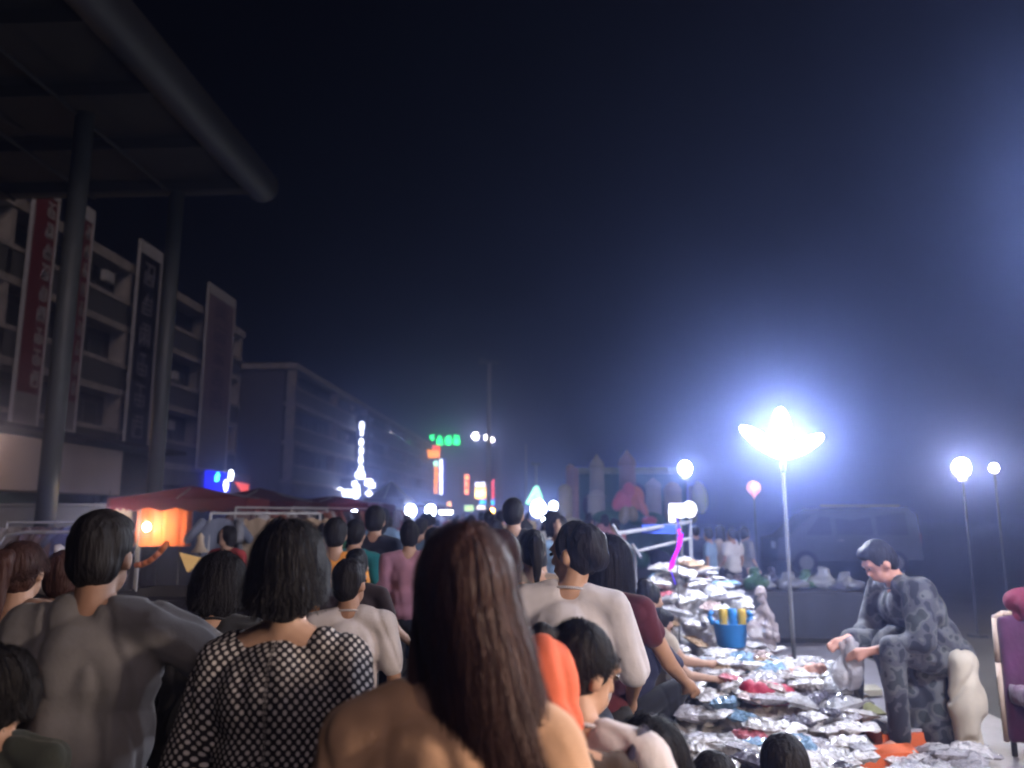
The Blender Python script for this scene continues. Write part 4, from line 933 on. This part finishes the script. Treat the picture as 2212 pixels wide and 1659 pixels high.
def hair_mesh(J, style, vox, seed=0., L=.45, hs=0.):
    b = MB(); H = hrot(J); c = J['hd']; q = lambda x, y, z: c+H @ Vector((x, y, z))
    b.ell(q(0, -.022, .032), (.088, .094, .102), H); b.ell(q(0, -.045, -.01), (.078, .068, .085), H)
    if style == 'short': b.ell(q(0, .03, .085), (.06, .055, .04), H)
    if style == 'bob': b.ell(q(0, -.03, .02), (.105, .105, .118), H); b.ell(q(0, -.05, -.05), (.098, .07, .085), H); b.cap(q(-.085, .02, .02), q(-.085, .015, -.06), .035, .03); b.cap(q(.085, .02, .02), q(.085, .015, -.06), .035, .03)
    if style in ('long',):
        b.ell(q(0, -.03, .025), (.1, .1, .11), H); a = q(0, -.06, -.03)
        for k in range(8): b.ell(a+Vector((.008*math.sin(k+seed)+hs*k, -.012-.004*k, -.06*k)) if L > .4 else a+Vector((0, -.01, -.03*k)), (.095-.003*k, .05, .07))
        for s in (-1, 1): b.cap(q(s*.082, .01, .02), q(s*.088, -.01, -.06)+Vector((0, 0, -.1)), .03, .03)
    if style == 'pony':
        b.cap(q(0, -.09, .07), q(0, -.15, .05), .03, .045); b.cap(q(0, -.15, .05), q(0, -.155, -.06)+Vector((0, 0, -.12)), .048, .022)
    if style == 'updo': b.ell(q(0, -.07, .03), (.085, .085, .09), H); b.ell(q(0, -.11, -.02), (.06, .05, .06), H)
    if style == 'bun': b.ell(q(0, -.08, .1), (.05, .05, .045), H)
    return remesh(b, "hair", vox, 2, .01 if style != 'short' else .005, (26, 26, 5), seed)
def strands(J, style, n, L, seed, wd=.0016, hs=0.):
    """separate hair ribbons growing from the crown along the head and hanging down"""
    rnd = random.Random(seed); H = hrot(J); c = J['hd']+H @ Vector((0, -.03, .025)); vs = []; fs = []
    ra, rb, rc = (.108, .108, .12) if style in ('bob', 'long') else (.093, .1, .108)
    crown = Vector((0, -.35, .94)).normalized()
    for k in range(n):
        th = rnd.uniform(0, 2*math.pi); m = 7
        if style != 'short' and abs(th-math.pi/2) < .55: th += math.pi
        hang = L*rnd.uniform(.65, 1.0); arc = rnd.uniform(1.35, 1.7); t0 = rnd.uniform(.02, .9); off = rnd.uniform(1.0, 1.035) if rnd.random() > .06 else rnd.uniform(1.04, 1.13); wob = rnd.uniform(-.02, .02); clump = .012*math.sin(th*9+seed)
        if style == 'short': t0 = rnd.uniform(.1, 1.7); arc = t0+.3; off = rnd.uniform(.99, 1.012); hang = .0
        side = None; pts = []
        for i in range(m+1):
            f = i/m; a = t0+(arc-t0)*min(1, f*1.6)
            d = Vector((math.sin(a)*math.cos(th), math.sin(a)*math.sin(th), math.cos(a)))
            rr = crown.rotation_difference(Vector((0, 0, 1))).inverted() if False else Vector((0, 0, 1)).rotation_difference(crown)
            d = rr @ d; p = Vector((d.x*ra, d.y*rb, d.z*rc))*(off+clump*.6)
            p = c+H @ p
            if f > .62: g_ = (f-.62)/.38; p = p+Vector((wob*g_+.01*math.sin(g_*5+k)+hs*9*g_, -.02*g_*math.cos(th+2), -hang*g_))
            pts.append(p)
        for i, p in enumerate(pts):
            d = (pts[min(i+1, m)]-pts[max(i-1, 0)]).normalized(); o = (p-c); s_ = d.cross(o).normalized() if o.length > .001 else Vector((1, 0, 0))
            ww = wd*(1-.6*i/m); vs += [p-s_*ww, p+s_*ww]
        k0 = len(vs)-2*(m+1); fs += [(k0+2*i, k0+2*i+1, k0+2*i+3, k0+2*i+2) for i in range(m)]
    return MB().add(vs, fs).mesh("hair_strands")
PEOPLE = []
HW = 1.0
def person(label, px, ytop, D, J, heading=0, s=None, w=1.0, skin_m=None, hair=('short', None), shirt=None, sleeve=.55, hem=.88, trousers=None, short=1.0, vox=.014, group=None,
           nstr=0, neck=0.0, loose=1.0, wr=.012, skirt=False, face=True, L=.4, long_=0, dz=0, hshift=0.0, hw=1.0):
    top = at(px, ytop, D); Hh = hrot(J); tp = J['hd']+Vector((0, 0, .125))
    if s is None: s = top.z/(tp.z)
    else:
        k_ = at(px, ytop, 1.0).z-EYE; D = (s*tp.z-EYE)/k_; top = at(px, ytop, D)
    M = Matrix.Rotation(heading, 3, 'Z'); off = M @ (tp*s)
    loc = Vector((top.x-off.x, top.y-off.y, dz))
    r = thing("person", loc, label, "person", group); r.rotation_euler = (0, 0, heading); r.scale = (s, s, s)
    seed = px*.137
    o = link("body", body_mesh(J, vox, w, face), skin_m or skin, r)
    hs, hm_ = hair; hm_ = hm_ or hair_b
    hme = hair_mesh(J, hs, vox*.9, seed, L, hshift)
    if hw != 1.0:
        for v_ in hme.vertices: v_.co.x = J['hd'].x+(v_.co.x-J['hd'].x)*hw; v_.co.y = J['hd'].y+(v_.co.y-J['hd'].y)*(.5+hw/2)
    h = link("hair", hme, hm_, r)
    if nstr:
        st = link("hair_strands", strands(J, hs, nstr, L if hs in ('long',) else (.1 if hs == 'bob' else .03), px, hs=hshift), hm_, h); st['kind'] = 'stuff'
        if hw != 1.0:
            for v_ in st.data.vertices: v_.co.x = J['hd'].x+(v_.co.x-J['hd'].x)*hw; v_.co.y = J['hd'].y+(v_.co.y-J['hd'].y)*(.5+hw/2)
    if shirt is not None:
        me = shirt_mesh(J, vox, w, sleeve, hem, wr, seed, neck, loose, long_)
        n = len(me.loops); uvl = me.uv_layers.new(name='UVMap'); vi = np.empty(n, 'i'); me.loops.foreach_get('vertex_index', vi)
        co = np.empty(len(me.vertices)*3, 'f'); me.vertices.foreach_get('co', co); co = co.reshape(-1, 3)[vi]
        u = np.where(np.abs(co[:, 0]) < .19, np.arctan2(co[:, 0], -(co[:, 1]-.25))*.36, co[:, 0]*1.0-co[:, 1]*.6)
        uv = np.stack([co[:, 0]*1.02+co[:, 1]*.35*np.sign(co[:, 0]), co[:, 2]+co[:, 1]*.3], 1).astype('f'); uvl.data.foreach_set('uv', uv.ravel())
        so = link("shirt", me, shirt, r)
        if vox < .015 and not neck and px > 300:
            q = MB(); T_ = trot(J); cN = J['nb']+T_ @ Vector((0, .006, .012)); ring = [cN+T_ @ Vector((.068*math.cos(a*math.pi/24), .064*math.sin(a*math.pi/24), -.014*math.sin(a*math.pi/24))) for a in range(49)]
            q.path(ring, .0055, 8); link("collar", q.mesh("collar", smooth=True), shirt, so)
    if trousers is not None: link("skirt" if skirt else "trousers", trouser_mesh(J, vox, w, short, .008, seed, skirt), trousers, r)
    link("shoes", shoe_mesh(J), shoe_m, r)
    if face:
        H = hrot(J)
        for q in (-1, 1):
            e = MB().ell(J['hd']+H @ Vector((q*.03, .083, .008)), (.011, .008, .007), H, 8, 6); link("eye", e.mesh("eye", smooth=True), mat("dark_eye", (.02, .015, .015), .2, coat=1), r)
    PEOPLE.append((label, r)); return r
navy = cloth("navy_trousers", (.02, .022, .035)); blk = cloth("black_cloth", (.014, .013, .016)); den = cloth("denim", (.05, .07, .12)); khk = cloth("grey_trousers", (.12, .11, .11))

# A man in grey
person("man in a loose grey T-shirt seen from behind, elbow held out toward the bobbed woman", 232, 1105, 2.1,
       joints(armR=((.24, .02, -.13), (.30, .22, -.16)), armL=((-.09, 0, -.27), (-.06, .15, -.45)), head=(-.12, .05)), .1, w=1.1, skin_m=skin2, hair=('short', None),
       shirt=cloth("heather_grey_jersey", (.155, .145, .15)), sleeve=.95, loose=1.12, hem=.78, trousers=khk, vox=.010, wr=.017)
# B bobbed woman in dotted blouse
person("woman with a short black bob in a black blouse covered in white dots", 632, 1140, 2.0,
       joints(armR=((.07, .0, -.27), (.03, .16, -.42)), armL=((-.08, .0, -.27), (-.04, .16, -.42)), head=(.08, .1), sh=(-.005, -.035)), 0, w=1.0, hw=.92, hair=('bob', None),
       shirt=dots_mat(), sleeve=1.3, loose=1.12, hem=.74, trousers=blk, vox=.010, nstr=5000, neck=.3, wr=.014, L=.1)
# C dark-haired figure between
person("person in black with full dark hair stooping between the grey man and the bobbed woman", 478, 1205, 2.75,
       joints(lean=.25, head=(.2, .3)), .2, w=1.0, hair=('bob', None), shirt=blk, sleeve=.6, trousers=blk, vox=.013, nstr=1500, loose=1.15)
# D boy
person("boy in a white T-shirt and dark shorts walking beside the dotted blouse", 760, 1207, 3.4,
       joints(armL=((-.06, 0, -.26), (-.05, .1, -.48)), armR=((.06, 0, -.26), (.05, .1, -.48)), head=(-.5, 0)), .15, s=None, w=.92, skin_m=skin2, hair=('short', None),
       shirt=cloth("white_jersey", (.60, .55, .56)), sleeve=.75, hem=.8, loose=1.08, trousers=blk, short=.45, vox=.011)
# forearm person next to the boy
person("woman in dark brown reaching an arm down behind the boy in white", 772, 1185, 4.7,
       joints(armR=((.12, .02, -.25), (.28, .12, -.4))), .1, hair=('pony', None), shirt=cloth("dark_brown_cloth", (.05, .03, .03)), trousers=blk, vox=.016, hem=.8)
person("person in an orange-yellow top just left of the teal-shirted one", 727, 1118, 5.2, joints(), .1, w=1.02, hair=('short', None), shirt=mat("glowing_amber_cloth", (.85, .33, .05), .8, bump=.3, emit=(1, .3, .05), es=.03), trousers=blk, vox=.018, hem=.72, loose=1.1)  # faint emission in the cloth brightens the top
person("person in a teal shirt half hidden behind the navy-shirted man", 770, 1122, 6.0, joints(), -.1, hair=('short', None), shirt=cloth("teal_cloth", (.02, .22, .24)), trousers=navy, vox=.018)
person("tall man in navy walking away left of the pink shirt", 812, 1092, 6.2, joints(armR=((.05, 0, -.27), (.04, .08, -.5)), sh=(-.02, 0)), .05, w=.92, hair=('short', None), shirt=cloth("navy_jersey", (.018, .022, .045)), trousers=navy, vox=.018, loose=1.1)
person("woman in a pink blouse and dark trousers walking down the middle of the lane", 886, 1126, 6.0, joints(), .1, w=1.0, hair=('bun', None), shirt=cloth("dusty_pink_cloth", (.46, .22, .29)), sleeve=.8, trousers=navy, vox=.018, loose=1.1)
person("person in plum-coloured top close to the right of the pink blouse", 938, 1140, 7.6, joints(), -.2, w=.95, hair=('bob', None), shirt=cloth("plum_cloth", (.16, .06, .11)), trousers=blk, vox=.02)
# H long-haired woman nearest
H_ = person("woman nearest the viewer with very long brown-black hair and an amber blouse", 1000, 1158, 1.38,
       joints(armL=((-.06, .0, -.27), (-.02, .2, -.38)), armR=((.09, .0, -.25), (.04, .2, -.36)), head=(.3, .05), side=.05, sh=(-.01, -.045)), 0, w=1.0, hair=('long', hair_br),
       shirt=cloth("amber_beige_blouse", (.58, .34, .21)), sleeve=1.0, loose=1.16, wr=.008, hem=.8, trousers=den, vox=.009, nstr=9000, L=.62, neck=.12, hshift=.016, hw=.84)
# I child in orange cap / J girl
def cap_on(r, J, m, peak=True):
    H = hrot(J); b = MB(); b.ell(J['hd']+H @ Vector((0, -.012, .05)), (.1, .112, .09), H)
    me = remesh(b, "cap", .012, 1); o = link("cap", me, m, r)
    if peak: q = MB().ell(J['hd']+H @ Vector((0, .12, .04)), (.07, .07, .008), H); link("cap_peak", q.mesh("cap_peak", smooth=True), m, o)
orc = mat("coral_orange_cloth", (.72, .15, .075), .85, bump=.5, bscale=14, bd=.006)
Jc = joints(lean=.1, head=(0, .35)); r = person("small child in a coral orange hood tucked behind the amber-bloused woman", 1170, 1388, 1.68, Jc, .1, s=None, hair=('short', None), shirt=cloth('dark_child_top', (.05, .035, .03)), trousers=den, vox=.013, loose=1.0, sleeve=1.0)
b = MB(); H = hrot(Jc); b.ell(Jc['hd']+H @ Vector((0, -.03, .02)), (.1, .108, .125), H); b.ell(Jc['hd']+H @ Vector((.0, -.06, -.08)), (.098, .07, .09), H); link("hood", remesh(b, "hood", .011, 2, .016, (7, 7, 4), 1.3), orc, r)
Jg = joints(lean=.18, head=(-.75, .3), armR=((.08, .1, -.24), (.06, .3, -.30)), armL=((-.06, .06, -.24), (-.0, .26, -.3)))
g_ = person("girl with a ponytail in a white blouse with a dark shoulder strap", 1262, 1350, 1.8, Jg, -.35, s=None, w=.95, hair=('pony', None), shirt=cloth("white_blouse_cloth", (.62, .58, .62)), sleeve=.7, hem=.75, loose=1.12, trousers=den, vox=.010, nstr=1600, wr=.009)
q = MB(); pts = [Jg['sR']+Vector((.02, .09, .0)), Jg['sR']+Vector((.0, .0, .075)), Jg['sR']+Vector((-.03, -.10, .0)), Jg['che']+Vector((.03, -.14, -.05)), Jg['wai']+Vector((-.1, -.14, -.02)), Jg['wai']+Vector((-.16, -.06, -.1))]
for a, c in zip(pts[:-1], pts[1:]): q.cap(a, c, .014, .014, 8)
link("shoulder_strap", q.mesh("shoulder_strap", smooth=True), cloth("navy_strap", (.015, .012, .04)), g_)
# K woman in white blouse, head turned left
person("woman in a white blouse with black hair turning her head to the left", 1236, 1130, 3.0, joints(head=(1.15, .12), armR=((.08, .02, -.26), (.06, .2, -.38)), armL=((-.12, .08, -.2), (-.1, .25, -.05)), side=.06), -.1, s=None, w=1.06,
       hair=('updo', None), shirt=cloth("white_blouse_shirting", (.62, .60, .66)), sleeve=.9, loose=1.12, hem=.78, trousers=den, vox=.010, wr=.010)
# L long black hair leaning to goods
person("woman with a long black plait leaning over the rear heap of packets", 1322, 1168, 3.35, joints(lean=.35, head=(-.5, .3), armR=((.08, .12, -.23), (.08, .30, -.33))), -.5, s=None, w=.98, hair=('long', None), shirt=cloth("dark_red_cloth", (.10, .015, .03)), sleeve=.4, trousers=blk, vox=.013, nstr=2500, L=.55)
person("tall man in a black T-shirt standing in front of the big white lamp", 1110, 1076, 6.2, joints(head=(-.2, 0)), .05, w=1.14, skin_m=skin, hair=('short', None), shirt=blk, trousers=blk, vox=.018, loose=1.08)
person("young man in beige top pressed behind the long-haired woman's shoulder", 1075, 1150, 3.6, joints(head=(.3, 0)), .0, w=.98, hair=('long', hair_br), shirt=cloth("beige_cloth", (.38, .30, .25)), trousers=khk, vox=.014, nstr=800, L=.25)
person("child in bright blue and green clothes near the big white lamp", 1172, 1150, 8.5, joints(), .3, s=.62, hair=('short', None), shirt=cloth("bright_cyan_cloth", (.03, .35, .45)), trousers=cloth("blue_shorts", (.05, .08, .5)), vox=.024)
person("person with a yellow bag strap standing behind the white blouse", 1148, 1145, 4.2, joints(), .2, hair=('pony', None), shirt=cloth("tan_knit", (.32, .24, .18)), trousers=cloth("mustard_cloth", (.5, .4, .08)), vox=.018)
# left edge
person("woman at the left edge in a tan blouse, hair tied low", 60, 1172, 2.9, joints(head=(-.1, .05)), .1, w=1.08, hair=('pony', hair_br), shirt=cloth("tan_print_blouse", (.30, .16, .10), .35), sleeve=.8, loose=1.15, hem=.76, trousers=blk, vox=.013, nstr=1200)
person("child with dark hair at the bottom left corner", 22, 1405, 1.9, joints(head=(-.3, .1)), .0, s=None, w=1.0, hair=('bob', None), shirt=cloth("dark_green_cloth", (.03, .035, .03)), trousers=blk, vox=.012, nstr=1500)
person("woman in rust red shirt between the tan blouse and the grey shirt", 150, 1190, 3.6, joints(), -.1, hair=('bob', hair_br), shirt=cloth("rust_cloth", (.26, .09, .05)), trousers=blk, vox=.016)
# crouching customers in front of the goods
SQ = dict(pelvis=(0, 0, .30), legs=(((-.1, 0, 0), (-.2, .34, .14), (-.14, .12, -.215)), ((.1, 0, 0), (.2, .34, .14), (.14, .12, -.215))))
person("customer with black hair squatting before the front heap, below the strap girl", 1408, 1566, 2.1, joints(lean=.45, head=(.0, .3), armL=((-.08, .15, -.2), (.0, .4, -.22)), armR=((.08, .15, -.2), (.02, .4, -.22)), pelvis=(0, 0, .5), legs=SQ['legs']), -.5, s=None, w=1.08, hair=('bob', None), shirt=cloth("charcoal_cloth", (.03, .025, .04)), sleeve=.7, trousers=navy, vox=.012, nstr=3000)
person("customer squatting at the front of the heap, only dark head and shoulders showing", 1690, 1590, 3.9, joints(lean=.5, head=(.2, .35), armL=((-.1, .15, -.2), (-.05, .4, -.2)), armR=((.1, .15, -.2), (.05, .4, -.2)), **SQ), -.1, s=.92, w=1.0, hair=('short', None), shirt=cloth("dark_indigo_cloth", (.02, .018, .04)), sleeve=.7, trousers=navy, vox=.012)
person("customer squatting between the two dark heads, mostly below the frame", 1540, 1628, 3.3, joints(lean=.55, head=(-.2, .35), **SQ), 0, s=.9, w=1.0, hair=('short', None), shirt=blk, trousers=navy, vox=.014)
person("child squatting with bare arms reaching into the packets beside the plait", 1425, 1315, 5.6, joints(lean=.5, head=(-.5, .4), armR=((.1, .14, -.16), (.12, .36, -.2)), **SQ), -1.0, s=.95, w=.95, hair=('short', None), shirt=cloth("dark_blue_tee", (.02, .02, .05)), sleeve=.5, trousers=blk, vox=.013)
person("child in pale top bending over the heap beyond the plait", 1400, 1262, 6.4, joints(lean=.6, head=(-.4, .4), armR=((.08, .14, -.18), (.1, .36, -.22)), **SQ), -.8, s=1.15, w=.95, hair=('bun', None), shirt=cloth("cream_tee", (.5, .42, .34)), sleeve=.5, trousers=khk, vox=.015)
# seller
def camo():
    m = cloth("camouflage_cloth", (.12, .12, .14)); n = m.node_tree.nodes; l = m.node_tree.links
    tc = n.new('ShaderNodeTexCoord'); v = n.new('ShaderNodeTexNoise'); v.inputs['Scale'].default_value = 11; v.inputs['Detail'].default_value = 1.5; l.new(tc.outputs['Object'], v.inputs['Vector'])
    cr = n.new('ShaderNodeValToRGB'); cr.color_ramp.interpolation = 'CONSTANT'; e = cr.color_ramp.elements
    e[0].position = 0; e[0].color = (.022, .022, .032, 1); e[1].position = .44; e[1].color = (.08, .08, .095, 1); x = e.new(.53); x.color = (.125, .125, .135, 1); x = e.new(.6); x.color = (.045, .05, .052, 1)
    l.new(v.outputs['Fac'], cr.inputs[0]); l.new(cr.outputs[0], n["Principled BSDF"].inputs['Base Color']); return m
cam_ = camo()
SIT = dict(pelvis=(0, 0, .50), legs=(((-.1, 0, 0), (-.2, .40, .10), (-.18, .38, -.41)), ((.1, 0, 0), (.2, .42, .08), (.2, .44, -.41))))
Js = joints(lean=.5, head=(-.1, .6), armL=((-.09, .06, -.25), (.05, .27, -.32)), armR=((.09, .06, -.25), (-.03, .29, -.30)), **SIT)
sel = person("stall keeper in grey camouflage seated and bent over a clear bag held in both hands", 1895, 1168, 5.8, Js, R(98), s=None, w=1.3, skin_m=mat("skin_ruddy", (.62, .30, .22), .6, var=.08), hair=('short', None), shirt=cam_, sleeve=1.35, hem=.9, loose=1.22, trousers=cam_, vox=.012)
b = MB(); kL, kR, pl = Js['kL'], Js['kR'], Js['pel']; mid = (kL+kR)/2; b.cap(pl, pl.lerp(mid, .55), .18, .15); b.cap(pl+Vector((0, .02, -.05)), pl+Vector((0, .06, -.34)), .19, .21); b.cap(pl.lerp(mid, .5), pl.lerp(mid, .5)+Vector((0, .0, -.25)), .15, .14)
link("apron", remesh(b, "apron", .014, 3, .03, (6, 6, 3), 2.2), cam_, sel)
hp = sel.location+Matrix.Rotation(R(98), 3, 'Z') @ (((Js['wL']+Js['wR'])/2+Vector((0, .07, -.1)))*sel.scale[0])
b = MB(); b.ell((0, 0, -.06), (.11, .11, .13)); b.cap((0, 0, .05), (0, 0, .12), .04, .07); me = remesh(b, "bag", .018, 1, .05, (8, 8, 5), 9)
o = link("held_bag", me, foil("held_bag_film", (.75, .72, .78), 0, .15, .5)); o.location = hp; tag(o, "crinkled clear bag held by the camouflaged stall keeper", "plastic bag")
t = thing("stool", (sel.location.x, sel.location.y, 0), "low round stool under the camouflaged stall keeper", "stool"); c = sel.location
MB().lathe((c.x, c.y, .40), [(.13, 0), (.14, .02), (.14, .05), (.12, .07)], 18).build("seat", mat("blue_grey_plastic", (.03, .035, .06), .5), t, True)
for k in range(4): a = k*math.pi/2+.6; MB().tube((c.x+.15*math.cos(a), c.y+.15*math.sin(a), 0), (c.x+.1*math.cos(a), c.y+.1*math.sin(a), .41), .018, .02).build("leg", dkmetal, t)

# ------------------------------------------------------------------ the crowd
cs = mat("crowd_top_cloth", (.5, .5, .5), .9, objcol=True); ct = mat("crowd_trouser_cloth", (.1, .1, .1), .9, objcol=True)
protos = []
for k, (hs, lean, sl, sh_, w_, skt) in enumerate((('short', .02, .5, 1, 1.08, False), ('long', .03, .6, 1, .98, False), ('pony', .0, .5, .55, .98, False), ('bob', .04, .9, 1, 1.0, True), ('short', .0, 1.6, 1, 1.12, False), ('bun', .02, .5, 1, .98, True))):
    J = joints(lean=lean, armL=((-.06, -.02+.04*(k % 2), -.27), (-.05, .12*(k % 3), -.48)), armR=((.06, .0, -.27), (.04, .08+.06*(k % 2), -.48)), legs=(((-.095, 0, -.02), (-.1, .1, -.45), (-.1, -.04+.1*(k % 2), -.86)), ((.095, 0, -.02), (.1, -.02, -.46), (.1, -.16*(k % 2), -.84))), head=(.3*(k % 3-1), 0))
    protos.append([("body", body_mesh(J, .03, w_, False, False), skin if k % 2 else skin2), ("hair", hair_mesh(J, hs, .026, k), hair_b), ("shirt", shirt_mesh(J, .03, w_, sl, .86, .01, k, 0, 1.08), cs), ("skirt" if skt else "trousers", trouser_mesh(J, .03, w_, sh_, .006, k, skt), ct)])
    for nm, me, mm in protos[-1]: me.materials.append(mm)
hn = ["short hair", "long loose hair", "a ponytail", "a bob", "long sleeves", "a top bun"]
COL = [("white", (.55, .52, .52)), ("black", (.02, .02, .022)), ("red", (.4, .04, .04)), ("grey", (.2, .2, .21)), ("pale blue", (.2, .3, .45)), ("yellow", (.55, .4, .08)), ("navy", (.03, .04, .1)), ("pink", (.5, .22, .27)), ("green", (.05, .2, .1)), ("striped beige", (.42, .34, .27)), ("brown", (.14, .08, .06)), ("lilac", (.3, .24, .42))]
rnd = random.Random(31); placed = [(r.location.x, r.location.y) for _, r in PEOPLE]; used_l = set()
def lane(): 
    Y = 7.5+ (rnd.random()**1.35)*40
    lo, hi = -5.0-.0*Y, 1.2+.02*Y
    if Y < 14: lo, hi = -3.6, .2
    return rnd.uniform(lo, hi), Y
n = 0; tries = 0
while n < 118 and tries < 4000:
    tries += 1; x, y = lane()
    if any((x-a)**2+(y-c)**2 < (.5 if y < 20 else .42)**2 for a, c in placed): continue
    if any(abs(x-bx_) < .35 and abs(y-by_) < .4 for bx_, by_ in ((-5.4, 30), (-4.7, 30), (-.55, 34), (.1, 34))): continue
    placed.append((x, y)); k = rnd.randrange(6); ci = rnd.randrange(len(COL)); s = rnd.uniform(.86, 1.0) if rnd.random() > .12 else rnd.uniform(.6, .75)
    band = "past the pink blouse" if y < 13 else "near the red tents" if y < 20 else "before the round lamps" if y < 30 else "near the lit cone" if y < 39 else "under the neon signs"
    sd = "by the stalls" if x < -3.4 else "mid-lane" if x < -.9 else "castle side"
    front = rnd.random() < .25
    lab = f"{'child' if s < .8 else 'shopper'} in {COL[ci][0]} with {hn[k]}, {'facing us' if front else 'from behind'}, {sd}, {band}"
    if lab in used_l: continue
    used_l.add(lab)
    t = thing("person", (x, y, 0), lab, "person", "shoppers crowding the lane", rnd.uniform(-.5, .5)+(math.pi if front else 0)); t.scale = (s, s, s)
    tc_ = rnd.choice([(.03, .03, .05), (.05, .07, .13), (.02, .02, .02), (.12, .11, .1)])
    for nm, me, mm in protos[k]:
        o = bpy.data.objects.new(nm, me); C.objects.link(o); o.parent = t; o.color = (*COL[ci][1], 1) if nm == "shirt" else (*tc_, 1)
    n += 1
# faint onlookers at the right beyond the rack
for k, (px, yt, D, ci) in enumerate(((1532, 1140, 12, 4), (1556, 1134, 12.6, 9), (1580, 1140, 12.2, 0), (1606, 1138, 13, 3), (1502, 1136, 14, 6), (1262, 1128, 15, 9), (1275, 1140, 12, 3))):
    p = at(px, yt, D); kk = k % 6; s = min(1.0, p.z/1.7); t = thing("person", (p.x, D, 0), f"onlooker in {COL[ci][0]} standing {['first', 'second', 'third', 'fourth', 'last', 'just', 'close'][k]} {'past the display rack' if k < 5 else 'left of the castle'}", "person", "onlookers near the castle", rnd.uniform(-2, 2)); t.scale = (s, s, s)
    for nm, me, mm in protos[kk]:
        o = bpy.data.objects.new(nm, me); C.objects.link(o); o.parent = t; o.color = (*COL[ci][1], 1) if nm == "shirt" else (.04, .04, .06, 1)
# the far mass of people, one object
vs = []; fs = []; mi_ = []; base = 0; mlist = [skin, hair_b, cloth("far_white", (.5, .48, .48)), cloth("far_dark", (.03, .03, .04)), cloth("far_red", (.35, .06, .06)), cloth("far_blue", (.1, .16, .3)), cloth("far_tan", (.35, .27, .2))]
arr = []
for pr in protos[:4]:
    L_ = []
    for nm, me, mm in pr:
        c_ = np.empty(len(me.vertices)*3, 'f'); me.vertices.foreach_get('co', c_); L_.append((nm, c_.reshape(-1, 3), [tuple(p.vertices) for p in me.polygons]))
    # decimate
    D_ = []
    for (nm, me, mm) in pr:
        _tmp.data = me; _rm.show_viewport = True; _rm.voxel_size = .075; _sm.iterations = 0
        dg = bpy.context.evaluated_depsgraph_get(); dg.update(); m2 = bpy.data.meshes.new_from_object(_tmp.evaluated_get(dg), depsgraph=dg)
        c_ = np.empty(len(m2.vertices)*3, 'f'); m2.vertices.foreach_get('co', c_); D_.append((nm, c_.reshape(-1, 3), np.array([list(p.vertices) if len(p.vertices) == 4 else list(p.vertices)+[p.vertices[-1]] for p in m2.polygons])))
    arr.append(D_)
V_ = []; F_ = []; Mi = []
for k in range(170):
    x, y = rnd.uniform(-9, 3.0), 48+rnd.random()*60; a = rnd.uniform(-.5, .5)+(math.pi if rnd.random() < .3 else 0); s = rnd.uniform(.85, 1.03); ca, sa = math.cos(a)*s, math.sin(a)*s; sm = rnd.randrange(2, 7)
    for nm, c_, f_ in arr[k % 4]:
        if len(c_) == 0: continue
        V_.append(np.stack([c_[:, 0]*ca-c_[:, 1]*sa+x, c_[:, 0]*sa+c_[:, 1]*ca+y, c_[:, 2]*s], 1)); F_.append(f_+base); base += len(c_)
        Mi += [0 if nm == 'body' else 1 if nm == 'hair' else sm if nm == 'shirt' else 3]*len(f_)
V_ = np.concatenate(V_); F_ = np.concatenate(F_)
me = bpy.data.meshes.new("far_crowd"); me.from_pydata(V_.tolist(), [], [tuple(dict.fromkeys(f)) for f in F_.tolist()])
for m_ in mlist: me.materials.append(m_)
me.polygons.foreach_set('material_index', Mi); me.polygons.foreach_set('use_smooth', [True]*len(Mi)); me.update()
o = bpy.data.objects.new("far_crowd", me); C.objects.link(o); tag(o, "mass of tiny shoppers at the far end of the lane", "crowd", kind='stuff')
bpy.data.objects.remove(_tmp)
